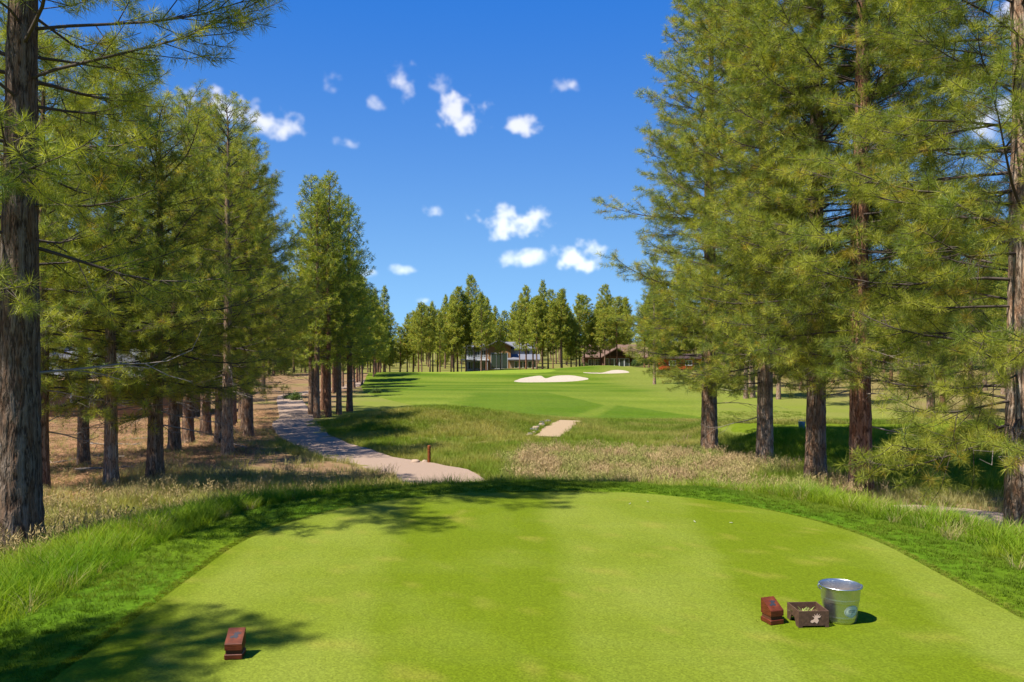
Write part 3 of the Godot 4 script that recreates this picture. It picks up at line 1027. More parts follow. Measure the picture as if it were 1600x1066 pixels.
	# the line of pines behind the green and beside the fairway
	var ga := [grow(141, away), grow(142, away.merged({"h": 21.0, "rad": 3.8, "base": 7.5, "full": 0.45}, true)), grow(143, away.merged({"h": 14.0, "rad": 3.2, "base": 3.5}, true)), grow(144, away.merged({"h": 19.0, "rad": 3.0, "base": 6.5, "full": 0.7}, true))]
	var set_spots: Array = []
	for k in 24:   # beside the fairway
		var d := 92.0 + k * 4.2
		set_spots.append([-20.5 - (d - 92.0) * 0.075 + rng.randf_range(-2.5, 1.0), d + rng.randf_range(-2.0, 2.0)])
	for k in 76:   # front of the far line
		var x := -36.0 + k * 1.22 + rng.randf_range(-0.9, 0.9)
		set_spots.append([x, rng.randf_range(176.0, 192.0)])
	for px in [728, 735, 741, 752, 760, 768, 782, 791, 803, 812, 822, 925, 931, 973, 1007, 938, 945, 953, 964, 985, 999, 1014, 1034]:   # before the two houses
		var d := rng.randf_range(178.0, 193.0)
		set_spots.append([(px - 800.0) / 1300.0 * d, d, 1.0])
	for s in set_spots:
		var px: float = 800.0 + 1300.0 * s[0] / s[1]
		if s.size() < 3 and s[1] > 170 and s[1] < 198 and ((px > 722 and px < 826) or (px > 918 and px < 1008)):
			continue
		if s[1] > 190 and s[1] < 216 and ((px > 712 and px < 836) or (px > 905 and px < 1020)): continue
		var sc: float = rng.randf_range(0.60, 0.96) * (s[2] if s.size() > 2 else 1.0)
		pine(ga[rng.randi() % 4 if s.size() < 3 else [1, 3, 0, 1][rng.randi() % 4]], ["bark", "bark_red", "bark"][rng.randi() % 3], "distant pine in the tree line behind and beside the green", "pines of the far tree line", at(s[0], s[1], -0.1), rng.randf() * TAU, sc).scale *= Vector3(1, rng.randf_range(0.82, 1.12), 1) * 1.0

	# the wood behind them, one mass of trees
	for k in 4:
		var both := ArrayMesh.new()
		both.add_surface_from_arrays(Mesh.PRIMITIVE_TRIANGLES, (ga[k].trunk as ArrayMesh).surface_get_arrays(0))
		both.add_surface_from_arrays(Mesh.PRIMITIVE_TRIANGLES, (ga[k].crown as ArrayMesh).surface_get_arrays(0))
		both.surface_set_material(0, M.bark)
		both.surface_set_material(1, M.needle)
		var mm := MultiMesh.new()
		mm.transform_format = MultiMesh.TRANSFORM_3D
		mm.mesh = both
		var list: Array = []
		while list.size() < (420 if k == 2 else 150):
			var d := rng.randf_range(140.0, 300.0)
			var x := rng.randf_range(-0.62, 0.62) * d
			var px := 800.0 + 1300.0 * x / d
			if d < (208.0 if k == 2 else 216.0) and px > 520.0 and px < 1110.0: continue
			if d < 222.0 and ((px > 700.0 and px < 850.0) or (px > 890.0 and px < 1040.0)): continue
			var sc := rng.randf_range(0.6, 1.1) * (rng.randf_range(0.35, 0.6) if k == 2 else 1.0)
			list.append(Transform3D(Basis(Vector3.UP, rng.randf() * TAU).scaled(Vector3(sc, sc * rng.randf_range(0.85, 1.1), sc)), at(x, d, -0.1)))
		mm.instance_count = list.size()
		for q in list.size(): mm.set_instance_transform(q, list[q])
		var o := MultiMeshInstance3D.new()
		o.multimesh = mm
		o.name = numbered("distant_wood")
		add_child(o)
		tag(o, "pine wood closing the view behind the houses and the green", "wood", "pine wood behind the green", "stuff")

# ---------------------------------------------------------------- houses
func window(parent: Node, w: float, h: float, pos: Vector3, turn: float, bars: int) -> void:
	var f := part("window", boxed(Vector3(w, h, 0.06)), M.glass, parent, pos, Vector3(0, turn, 0))
	var fr := Shape.new()
	for s in [-1.0, 1.0]:
		fr.box(Vector3(s * (w / 2 + 0.04), 0, 0.02), Vector3(0.1, h + 0.18, 0.12))
		fr.box(Vector3(0, s * (h / 2 + 0.04), 0.022), Vector3(w - 0.02, 0.1, 0.12))
	for b in bars:
		fr.box(Vector3(-w / 2 + w * (b + 1) / (bars + 1), 0, 0.024), Vector3(0.07, h - 0.02, 0.1))
	part("frame", built(fr), M.trim, f)

func gable(w: float, dp: float, rise: float, thick: float, over: float) -> ArrayMesh:   # ridge along x, centred, eaves at y = 0
	var s := Shape.new()
	var hw := w / 2 + over
	var hd := dp / 2 + over
	for g in [1.0, -1.0]:
		var e := Vector3(0, -over * rise / (dp / 2), g * hd)
		var a := Vector3(-hw, e.y, e.z); var b := Vector3(hw, e.y, e.z); var c := Vector3(hw, rise, 0); var d := Vector3(-hw, rise, 0)
		var up := Vector3(0, thick, 0)
		if g > 0: s.hexa([a, b, c, d, a + up, b + up, c + up, d + up])
		else: s.hexa([b, a, d, c, b + up, a + up, d + up, c + up])
	return built(s)

func gable_ends(w: float, dp: float, rise: float) -> ArrayMesh:
	var s := Shape.new()
	for g in [-1.0, 1.0]:
		var x: float = g * w / 2
		if g > 0: s.tri(Vector3(x, 0, dp / 2), Vector3(x, rise, 0), Vector3(x, 0, -dp / 2))
		else: s.tri(Vector3(x, 0, -dp / 2), Vector3(x, rise, 0), Vector3(x, 0, dp / 2))
	return built(s)

func hip(w: float, dp: float, rise: float, over: float) -> ArrayMesh:
	var s := Shape.new()
	var hw := w / 2 + over
	var hd := dp / 2 + over
	var k := maxf(hw - hd, 0.05)
	var a := Vector3(-hw, 0, hd); var b := Vector3(hw, 0, hd); var c := Vector3(hw, 0, -hd); var d := Vector3(-hw, 0, -hd)
	var p := Vector3(-k, rise, 0); var q := Vector3(k, rise, 0)
	s.quad(a, p, q, b); s.quad(c, q, p, d); s.tri(b, q, c); s.tri(d, p, a); s.quad(a, b, c, d)
	s.box(Vector3(0, -0.12, 0), Vector3(hw * 2 - 0.02, 0.22, hd * 2 - 0.02))
	return built(s)

func build_houses() -> void:
	# the pale two-storey house behind the green
	var y0 := ground(-4.0, 200.0) - 0.5
	var h := thing("house", "pale grey two-storey house with balcony and gabled roofs behind the green", "house", Vector3(-3.4, y0, -200.0))
	part("wall", boxed(Vector3(5.2, 5.6, 7.0), Vector3(0, 2.8, 0)), M.siding, h, Vector3(-5.0, 0, 0))
	part("roof", hip(5.2, 7.0, 1.5, 0.6), M.roofgrey, h, Vector3(-5.0, 5.75, 0))
	for q in [[-6.4, 4.2], [-4.8, 4.2], [-3.3, 4.2], [-6.4, 1.4], [-4.8, 1.4], [-3.3, 1.4]]:
		window(h, 1.1, 1.6, Vector3(q[0], q[1], 3.52), 0, 1)
	part("balcony", boxed(Vector3(6.6, 0.25, 1.9)), M.trim, h, Vector3(-5.3, 2.75, 4.46))
	for k in 5: part("balcony_post", boxed(Vector3(0.18, 2.62, 0.18)), M.trim, h, Vector3(-8.4 + k * 1.5, 1.31, 5.2))
	var rail := part("railing", boxed(Vector3(6.5, 0.09, 0.07)), M.trim, h, Vector3(-5.3, 3.85, 5.3))
	for k in 20: part("baluster", boxed(Vector3(0.05, 0.92, 0.05)), M.trim, rail, Vector3(-3.15 + k * 0.33, -0.5, 0))
	part("wall", boxed(Vector3(5.4, 6.0, 7.5), Vector3(0, 3.0, 0)), M.stone, h, Vector3(0.4, 0, 0.6)).set_meta("label", "ochre stone middle section")
	part("roof", gable(7.5, 5.4, 1.3, 0.22, 0.7), M.roofgrey, h, Vector3(0.4, 6.0, 0.6), Vector3(0, PI / 2, 0))
	part("gable_wall", gable_ends(7.5, 5.4, 1.3), M.stone, h, Vector3(0.4, 6.0, 0.6), Vector3(0, PI / 2, 0))
	for k in 3: window(h, 1.2, 3.6, Vector3(-0.9 + k * 1.3, 2.5, 4.37), 0, 0)
	part("wall", boxed(Vector3(6.0, 5.4, 6.0), Vector3(0, 2.7, 0)), M.siding, h, Vector3(5.4, 0, -2.5))
	part("roof", gable(6.0, 6.0, 1.3, 0.22, 0.6), M.roofgrey, h, Vector3(5.4, 5.45, -2.5))
	part("gable_wall", gable_ends(6.0, 6.0, 1.3), M.siding, h, Vector3(5.4, 5.4, -2.5))
	part("wall", boxed(Vector3(6.4, 2.9, 4.0), Vector3(0, 1.45, 0)), M.siding2, h, Vector3(6.2, 0, 2.5))
	part("roof", gable(6.4, 4.0, 0.9, 0.2, 0.6), M.roofgrey, h, Vector3(6.2, 2.95, 2.5))
	part("gable_wall", gable_ends(6.4, 4.0, 0.9), M.siding2, h, Vector3(6.2, 2.9, 2.5))
	for k in 4: window(h, 0.75, 1.5, Vector3(4.4 + k * 1.05, 1.6, 4.52), 0, 0)
	window(h, 1.0, 1.3, Vector3(8.8, 1.6, 4.52), 0, 1)
	window(h, 1.2, 1.2, Vector3(7.0, 4.4, 0.52), 0, 1)
	# the brown house behind the bunker mound
	y0 = ground(26.0, 206.0) - 0.8
	h = thing("house", "low brown house with broad brown roof behind the bunkers", "house", Vector3(26.2, y0, -206.0))
	part("wall", boxed(Vector3(17.0, 3.2, 9.0), Vector3(0, 1.6, 0)), M.wallbrown, h)
	part("roof", gable(17.0, 9.0, 2.5, 0.25, 0.8), M.roofbrown, h, Vector3(0, 3.25, 0))
	part("gable_wall", gable_ends(17.0, 9.0, 2.5), M.wallbrown, h, Vector3(0, 3.2, 0))
	part("porch_wall", boxed(Vector3(6.4, 3.2, 3.0), Vector3(0, 1.6, 0)), M.wallbrown, h, Vector3(-1.2, 0, 6.0))
	part("porch_roof", gable(5.5, 6.4, 1.9, 0.22, 0.7), M.roofbrown, h, Vector3(-1.2, 3.2, 5.0), Vector3(0, PI / 2, 0))
	part("porch_gable", gable_ends(5.5, 6.4, 1.9), M.darkwood, h, Vector3(-1.2, 3.2, 5.0), Vector3(0, PI / 2, 0))
	for k in 5: window(h, 1.0, 2.2, Vector3(-3.6 + k * 1.2, 1.5, 7.52), 0, 0)
	for q in [-7.0, -5.4, 3.6, 5.4, 7.2]: window(h, 1.2, 1.4, Vector3(q, 1.7, 4.52), 0, 1)
	part("chimney", boxed(Vector3(1.6, 2.6, 1.2), Vector3(0, 1.3, 0)), M.stone, h, Vector3(-1.6, 4.6, -0.8))
	# the house behind the young pines
	y0 = ground(-29.0, 62.0)
	h = thing("house", "low tan house with grey roof among the young pines", "house", Vector3(-29.5, y0, -62.0))
	part("wall", boxed(Vector3(11.0, 3.0, 8.0), Vector3(0, 1.5, 0)), M.walltan, h)
	part("plinth", boxed(Vector3(11.1, 0.9, 8.1), Vector3(0, 0.45, 0)), M.stone, h)
	part("roof", gable(11.0, 8.0, 1.7, 0.22, 0.8), M.roofgrey, h, Vector3(0, 3.05, 0))
	part("fascia", boxed(Vector3(12.6, 0.24, 0.06)), M.teewood, h, Vector3(0, 2.80, 4.86))
	part("gable_wall", gable_ends(11.0, 8.0, 1.7), M.walltan, h, Vector3(0, 3.0, 0))
	for q in [-3.6, -0.4, 3.2]: window(h, 1.5, 1.2, Vector3(q, 1.75, 4.03), 0, 1)
	# the orange building
	y0 = ground(32.0, 156.0)
	h = thing("cabin", "low orange-red cabin glimpsed between dark pine trunks", "cabin", Vector3(32.6, y0, -156.0))
	part("wall", boxed(Vector3(9.5, 2.1, 5.0), Vector3(0, 1.05, 0)), M.orange, h)
	part("roof", gable(9.5, 5.0, 0.7, 0.15, 0.4), M.darkwood, h, Vector3(0, 2.12, 0))
	part("gable_wall", gable_ends(9.5, 5.0, 0.7), M.orange, h, Vector3(0, 2.1, 0))
	for q in [-3.0, 0.0, 3.0]: window(h, 1.1, 0.8, Vector3(q, 1.3, 2.53), 0, 1)
	part("door", boxed(Vector3(0.9, 1.8, 0.06)), M.darkwood, h, Vector3(1.5, 0.9, 2.54))

# ---------------------------------------------------------------- things on the tee
func flat_shape(outline: Array, thick: float) -> ArrayMesh:   # a flat cut-out in x-y, facing +z
	var pv := PackedVector2Array()
	for p in outline: pv.append(Vector2(p[0], p[1]))
	var ix := Geometry2D.triangulate_polygon(pv)
	var s := Shape.new()
	for k in range(0, ix.size(), 3):
		var a := pv[ix[k]]; var b := pv[ix[k + 1]]; var c := pv[ix[k + 2]]
		if (b - a).cross(c - a) > 0: var q := b; b = c; c = q
		s.tri(Vector3(a.x, a.y, thick), Vector3(b.x, b.y, thick), Vector3(c.x, c.y, thick))
	return built(s)

func elk_head(s: float) -> Array:   # muzzle to the lower side, antlers behind
	var o := []
	for p in [[-0.9, -0.55], [-0.55, -0.75], [-0.2, -0.55], [0.25, -0.85], [0.55, -0.35], [0.35, 0.05], [0.75, 0.15], [0.95, 0.5], [0.55, 0.35], [0.75, 0.8], [0.35, 0.42], [0.3, 0.9], [0.08, 0.42], [-0.25, 0.75], [-0.12, 0.3], [-0.6, 0.45], [-0.2, 0.1], [-0.35, -0.15], [-0.75, -0.3]]:
		o.append([p[0] * s, p[1] * s])
	return o

func tee_marker(pos: Vector3, turn: float, label: String) -> void:
	var t := thing("tee_marker", label, "tee marker", pos, turn, "wooden tee markers")
	t.scale = Vector3.ONE * 0.93
	part("plinth", chamfered(Vector3(0.124, 0.036, 0.135), 0.004), M.wood, t, Vector3(0, 0.018, 0))
	var b := Shape.new()
	b.hexa([Vector3(-0.054, 0.036, 0.058), Vector3(0.054, 0.036, 0.058), Vector3(0.054, 0.036, -0.058), Vector3(-0.054, 0.036, -0.058), Vector3(-0.054, 0.066, 0.058), Vector3(0.054, 0.066, 0.058), Vector3(0.054, 0.066, -0.058), Vector3(-0.054, 0.066, -0.058)])
	part("neck", built(b), M.post_dark, t)
	# the leaning block: overhangs towards the players, its top face slopes down to them
	var c := Shape.new()
	var prof := [Vector2(0.067, 0.066), Vector2(0.067, 0.108), Vector2(0.063, 0.113), Vector2(-0.062, 0.183), Vector2(-0.066, 0.181), Vector2(-0.066, 0.066)]
	for k in prof.size():
		var p: Vector2 = prof[k]
		var q: Vector2 = prof[(k + 1) % prof.size()]
		c.quad(Vector3(-0.059, p.y, p.x), Vector3(-0.059, q.y, q.x), Vector3(0.059, q.y, q.x), Vector3(0.059, p.y, p.x))
	for k in range(1, prof.size() - 1):
		var p0: Vector2 = prof[0]; var p1: Vector2 = prof[k]; var p2: Vector2 = prof[k + 1]
		c.tri(Vector3(0.059, p0.y, p0.x), Vector3(0.059, p1.y, p1.x), Vector3(0.059, p2.y, p2.x))
		c.tri(Vector3(-0.059, p0.y, p0.x), Vector3(-0.059, p2.y, p2.x), Vector3(-0.059, p1.y, p1.x))
	part("block", built(c), M.wood, t)
	var slope := atan2(0.07, 0.125)
	part("emblem", flat_shape(elk_head(0.042), 0.0), M.emblem_dark, t, Vector3(0.002, 0.1515, -0.003), Vector3(slope - PI / 2, 0, 0))

func tee_things() -> void:
	tee_marker(Vector3(-1.83, 0.016, -5.5), 0.10, "dark red wooden tee marker standing alone in the shade")
	tee_marker(Vector3(1.93, 0.016, -6.17), 0.32, "sunlit red wooden tee marker next to the brown box")
	# the brown box
	var t := thing("divot_box", "brown metal box with pale elk emblem beside the galvanised bucket", "box", Vector3(2.19, 0.016, -6.16), 0.06)
	var w := 0.225
	var dp := 0.21
	var hh := 0.118
	var fs := Shape.new()   # the front, with a low cut-out at its foot
	fs.box(Vector3(0, hh / 2 + 0.006, 0), Vector3(w, hh - 0.012, 0.008))
	for s in [-1.0, 1.0]: fs.box(Vector3(s * (w / 2 - 0.014), 0.006, 0), Vector3(0.028, 0.012, 0.0078))
	part("panel", built(fs), M.box, t, Vector3(0, 0, dp / 2))
	part("panel", built(fs), M.box, t, Vector3(0, 0, -dp / 2))
	for s in [-1.0, 1.0]:   # sides, notched like a gate
		var ss := Shape.new()
		ss.box(Vector3(0, hh * 0.72, 0), Vector3(0.008, hh * 0.54, dp - 0.01))
		for e in [-1.0, 1.0]:
			var za: float = e * (dp / 2 - 0.006)
			var zb: float = e * 0.028
			var zc: float = e * 0.055
			var y1 := hh * 0.452
			if e > 0: ss.hexa([Vector3(-0.004, 0, za), Vector3(0.004, 0, za), Vector3(0.004, 0, zc), Vector3(-0.004, 0, zc), Vector3(-0.004, y1, za), Vector3(0.004, y1, za), Vector3(0.004, y1, zb), Vector3(-0.004, y1, zb)])
			else: ss.hexa([Vector3(-0.004, 0, zc), Vector3(0.004, 0, zc), Vector3(0.004, 0, za), Vector3(-0.004, 0, za), Vector3(-0.004, y1, zb), Vector3(0.004, y1, zb), Vector3(0.004, y1, za), Vector3(-0.004, y1, za)])
		part("panel", built(ss), M.box, t, Vector3(s * (w / 2 - 0.0045), 0, 0))
	part("floor", boxed(Vector3(w - 0.02, 0.006, dp - 0.012)), M.box, t, Vector3(0, hh * 0.5, 0))
	part("emblem", flat_shape(elk_head(0.044), 0.0), M.emblem_pale, t, Vector3(0.012, hh * 0.55, dp / 2 + 0.006))
	# broken tees and clippings in the box
	var rng := RandomNumberGenerator.new()
	rng.seed = 5
	var lv := thing("leafy_clipping", "green clipping lying in the brown box", "clipping", Vector3(2.165, 0.016 + hh * 0.5 + 0.004, -6.19))
	var cl := clump(55, 46, 0.05, 0.05, 0.09, 0.008, 1.4, 3, 0.9)
	var mi := part("leaves", cl, M.dryblade, lv)
	mi.scale = Vector3(1.2, 0.8, 1.0)
	tint_mesh(mi, Color(0.22, 0.26, 0.08))
	# the bucket
	var b := thing("bucket", "galvanised steel bucket with oval badge on the tee", "bucket", Vector3(2.455, 0.016, -6.22), -0.1)
	b.scale = Vector3.ONE * 0.91
	var s := Shape.new()
	var prb := []
	prb.append([0.0, 0.012]); prb.append([0.112, 0.012]); prb.append([0.116, 0.0]); prb.append([0.122, 0.0]); prb.append([0.124, 0.012])
	for k in 40:
		var y := 0.014 + 0.268 * k / 39.0
		var r := lerpf(0.1235, 0.160, y / 0.285)
		for rg in [0.045, 0.170, 0.188]: r += 0.0035 * exp(-pow((y - rg) / 0.0045, 2.0))
		prb.append([r, y])
	for k in 9:
		var a := PI * 1.5 * k / 8.0 - PI / 2
		prb.append([0.1655 + 0.0055 * cos(a), 0.287 + 0.0055 * sin(a)])
	for k in 12:
		var y := 0.280 - 0.265 * k / 11.0
		prb.append([lerpf(0.1235, 0.160, y / 0.285) - 0.002, y])
	prb.append([0.0, 0.0152])
	s.lathe(prb, 72)
	part("pail", built(s), M.zinc, b)
	for g in [-1.0, 1.0]:
		var e := Shape.new()
		e.tube([Vector3(g * 0.158, 0.250, 0), Vector3(g * 0.172, 0.262, 0), Vector3(g * 0.176, 0.280, 0), Vector3(g * 0.166, 0.292, 0)], [0.007, 0.008, 0.008, 0.006], 10, true)
		part("ear", built(e), M.zinc, b)
	# oval badge wrapped on the pail, with two lines of small print and a mark
	var bw := 0.066
	var bh := 0.050
	var y_c := 0.108
	var on_pail := func(u: float, v: float, off: float) -> Vector3:
		var y: float = y_c + v
		var r := lerpf(0.1235, 0.160, y / 0.285) + off
		var ang: float = PI / 2 - 0.42 - u / r
		return Vector3(cos(ang) * r, y, sin(ang) * r)
	var disc := Shape.new()
	for k in 32:
		var a0 := TAU * k / 32
		var a1 := TAU * (k + 1) / 32
		for ring in [[0.0, 0.5], [0.5, 1.0]]:
			if ring[0] == 0.0:
				disc.tri(on_pail.call(0.0, 0.0, 0.0012), on_pail.call(cos(a1) * bw * 0.5, sin(a1) * bh * 0.5, 0.0012), on_pail.call(cos(a0) * bw * 0.5, sin(a0) * bh * 0.5, 0.0012))
				continue
			disc.quad(on_pail.call(cos(a0) * bw * ring[1], sin(a0) * bh * ring[1], 0.0012), on_pail.call(cos(a0) * bw * ring[0], sin(a0) * bh * ring[0], 0.0012), on_pail.call(cos(a1) * bw * ring[0], sin(a1) * bh * ring[0], 0.0012), on_pail.call(cos(a1) * bw * ring[1], sin(a1) * bh * ring[1], 0.0012))
	var bad := part("badge", built(disc), M.badge, b)
	var ink := Shape.new()
	var bar := func(u0: float, u1: float, v0: float, v1: float) -> void:
		ink.quad(on_pail.call(u0, v0, 0.0022), on_pail.call(u1, v0, 0.0022), on_pail.call(u1, v1, 0.0022), on_pail.call(u0, v1, 0.0022))
	for r in 2:
		var u := -0.036 if r == 0 else -0.030
		while u < (0.034 if r == 0 else 0.028):
			var lw := rng.randf_range(0.0022, 0.0045)
			bar.call(u, u + lw, 0.004 - r * 0.014, 0.0125 - r * 0.014)
			u += lw + 0.0018
	bar.call(-0.004, 0.004, -0.026, -0.019)
	for k in 32:
		var a0 := TAU * k / 32
		var a1 := TAU * (k + 1) / 32
		ink.quad(on_pail.call(cos(a0) * bw * 0.93, sin(a0) * bh * 0.93, 0.0022), on_pail.call(cos(a0) * bw * 0.88, sin(a0) * bh * 0.88, 0.0022), on_pail.call(cos(a1) * bw * 0.88, sin(a1) * bh * 0.88, 0.0022), on_pail.call(cos(a1) * bw * 0.93, sin(a1) * bh * 0.93, 0.0022))
	part("print", built(ink), M.badge_ink, bad)
	# what is in the bucket
	var f := Shape.new()
	f.lathe([[0.131, 0.0], [0.10, 0.011], [0.05, 0.018], [0.0, 0.02]], 40)
	var sandy := part("sand_fill", built(f), M.sandmix, self, Vector3(2.455, 0.016 + 0.163, -6.22))
	tag(sandy, "tan seed and sand mix filling the galvanised bucket", "sand")
	for k in 5:
		var q := Shape.new()
		var a := rng.randf() * TAU
		var dv := Vector3(cos(a), 0.12, sin(a)) * rng.randf_range(0.03, 0.05)
		q.tube([-dv, Vector3(0, 0.004, 0), dv], [0.010, 0.013, 0.011], 8, true)
		var o := part(numbered("bark_chip"), built(q), M.teewood if k % 2 else M.rock, self, Vector3(2.42 + rng.randf_range(-0.05, 0.03), 0.203, -6.24 + rng.randf_range(-0.06, 0.03)))
		tag(o, "short brown chip lying on the bucket's sandy fill", "chip", "chips in the bucket")
	# broken tees on the turf
	for q in [[1.75, 10.75], [1.5, 10.6], [2.1, 9.55], [2.5, 9.5]]:
		var g := Shape.new()
		var a := rng.randf() * TAU
		var dv := Vector3(cos(a), 0.1, sin(a)) * 0.022
		g.tube([-dv, dv * 0.7, dv * 0.85, dv], [0.0025, 0.003, 0.005, 0.006], 8, true)
		var o := part(numbered("broken_tee"), built(g), M.white, self, Vector3(q[0], 0.027, -q[1]))
		tag(o, "tiny white broken tee lying on the mown turf", "golf tee", "broken tees on the turf")

func tint_mesh(mi: MeshInstance3D, c: Color) -> void:
	var a: Array = mi.mesh.surface_get_arrays(0)
	var cc: PackedColorArray = a[Mesh.ARRAY_COLOR]
	for k in cc.size(): cc[k] = cc[k] * c
	mi.mesh = amesh(a[Mesh.ARRAY_VERTEX], cc)

func rock_mesh(seed_: int, size: Vector3) -> ArrayMesh:
	var sp := SphereMesh.new()
	sp.radial_segments = 14; sp.rings = 8
	var a := sp.get_mesh_arrays()
	var v: PackedVector3Array = a[Mesh.ARRAY_VERTEX]
	var f := FastNoiseLite.new()
	f.seed = seed_; f.frequency = 1.3
	for k in v.size():
		var p := v[k] * 2.0
		v[k] = p * 0.5 * (1.0 + 0.45 * f.get_noise_3dv(p)) * size
	a[Mesh.ARRAY_VERTEX] = v
	a[Mesh.ARRAY_NORMAL] = null
	a[Mesh.ARRAY_TANGENT] = null
	var m := ArrayMesh.new()
	m.add_surface_from_arrays(Mesh.PRIMITIVE_TRIANGLES, a)
	var st := SurfaceTool.new()
	st.create_from(m, 0)
	st.generate_normals()
	return st.commit()

func small_things() -> void:
	var rng := RandomNumberGenerator.new()
	rng.seed = 9
	# the marker post
	var t := thing("wooden_post", "short orange-brown wooden post with dark grooves beside the cart path", "post", at(-2.85, 28.6, -0.05))
	var s := Shape.new()
	s.lathe([[0.055, 0.0], [0.055, 0.45], [0.049, 0.455], [0.049, 0.475], [0.055, 0.48], [0.055, 0.54], [0.049, 0.545], [0.049, 0.565], [0.055, 0.57], [0.054, 0.66], [0.046, 0.69], [0.0, 0.70]], 20)
	part("shaft", built(s), M.post, t)
	for y in [0.465, 0.555]:
		var g := Shape.new()
		g.lathe([[0.0505, -0.009], [0.0515, 0.0], [0.0505, 0.009]], 20)
		part("groove", built(g), M.post_dark, t, Vector3(0, y, 0))
	var rocks := [rock_mesh(1, Vector3(1, 0.6, 0.8)), rock_mesh(2, Vector3(0.8, 0.6, 1)), rock_mesh(3, Vector3(1, 0.75, 0.9))]
	for q in [[-3.35, 28.9, 0.30], [-3.05, 29.0, 0.24], [-3.75, 29.6, 0.18]]:
		var o := part(numbered("stone"), rocks[rng.randi() % 3], M.rock, self, at(q[0], q[1], 0.04))
		o.scale = Vector3.ONE * q[2]
		tag(o, "tan stone lying by the wooden post at the path's edge", "stone", "stones by the post")
	for k in 14:
		var p: Vector2 = walk_pts[int(k * 0.75)]
		var o := part(numbered("stone"), rocks[k % 3], M.rock_grey if k % 3 else M.rock, self, at(p.x - 0.85 - rng.randf() * 0.25, p.y, 0.06))
		o.scale = Vector3.ONE * rng.randf_range(0.22, 0.45)
		o.rotation.y = rng.randf() * TAU
		tag(o, "grey stone edging one side of the gravel walk", "stone", "stones edging the gravel walk")
	# the pails on the second tee
	for q in [[12.75, 36.6, "beside the furrowed brown trunk"], [17.55, 30.6, "on the shaded bank near the grey-barked pine"]]:
		var b := thing("ball_pail", "small blue-grey pail standing " + q[2], "pail", at(q[0], q[1], 0.0))
		var l := Shape.new()
		l.lathe([[0.0, 0.0], [0.12, 0.0], [0.15, 0.36], [0.156, 0.37], [0.146, 0.37], [0.116, 0.03], [0.0, 0.03]], 24)
		part("pail", built(l), M.bluecan, b)
		var hd := Shape.new()
		var hp := []; var hr := []
		for k in 9:
			var a := PI * k / 8.0
			hp.append(Vector3(cos(a) * 0.152, 0.35 + sin(a) * 0.14, 0)); hr.append(0.006)
		hd.tube(hp, hr, 6)
		part("handle", built(hd), M.zinc, b)
	# fallen branches on the forest floor
	for q in [[-12.0, 24.5, 0.3, 1.6], [-15.0, 27.0, 1.2, 2.2], [-11.5, 35.0, 2.2, 1.8], [-17.5, 36.5, 0.1, 2.4], [-19.0, 41.0, 0.5, 2.0], [-14.8, 30.5, 2.8, 1.4]]:
		var l := Shape.new()
		var L: float = q[3]
		var pts := []; var rad := []
		for k in 7:
			var x := (k / 6.0 - 0.5) * L
			pts.append(Vector3(x, 0.05 + rng.randf_range(-0.015, 0.03), rng.randfn() * 0.05)); rad.append(lerpf(0.05, 0.015, k / 6.0))
		l.tube(pts, rad, 7, true)
		for k in 4:
			var o: Vector3 = pts[2 + k]
			l.tube([o, o + Vector3(0.15, 0.06 * rng.randf(), rng.randfn() * 0.2), o + Vector3(0.3, 0.1 * rng.randf(), rng.randfn() * 0.35)], [0.012, 0.009, 0.005], 4)
		var o2 := part(numbered("fallen_branch"), built(l), M.dead, self, at(q[0], q[1], 0.02), Vector3(0, q[2], 0))
		tag(o2, "grey fallen branch lying on the needle litter under the pines", "branch", "fallen branches under the pines")
	# the small dark weed by the big pine
	var wd := thing("weed", "small dark twiggy weed between the big pine and the long grass", "weed", at(-5.0, 10.6))
	var ws := Shape.new()
	var wv := PackedVector3Array(); var wc := PackedColorArray()
	for k in 9:
		var a := rng.randf() * TAU
		var e := Vector3(cos(a) * 0.16, rng.randf_range(0.2, 0.42), sin(a) * 0.16)
		ws.tube([Vector3.ZERO, e * 0.5 + Vector3(0, 0.05, 0), e], [0.005, 0.004, 0.002], 4)
		for j in 16:
			var p := e * rng.randf_range(0.35, 1.05) + Vector3(rng.randfn(), rng.randfn(), rng.randfn()) * 0.03
			var u := Vector3(rng.randfn(), rng.randfn(), rng.randfn()).normalized() * 0.022
			var w := u.cross(Vector3(rng.randfn(), rng.randfn(), rng.randfn())).normalized() * 0.012
			wv.append_array([p - w, p + w, p + u])
			for z in 3: wc.append(Color(0.05, 0.07, 0.03))
	part("stem", built(ws), M.limb, wd)
	part("leaves", amesh(wv, wc), M.needle, wd)
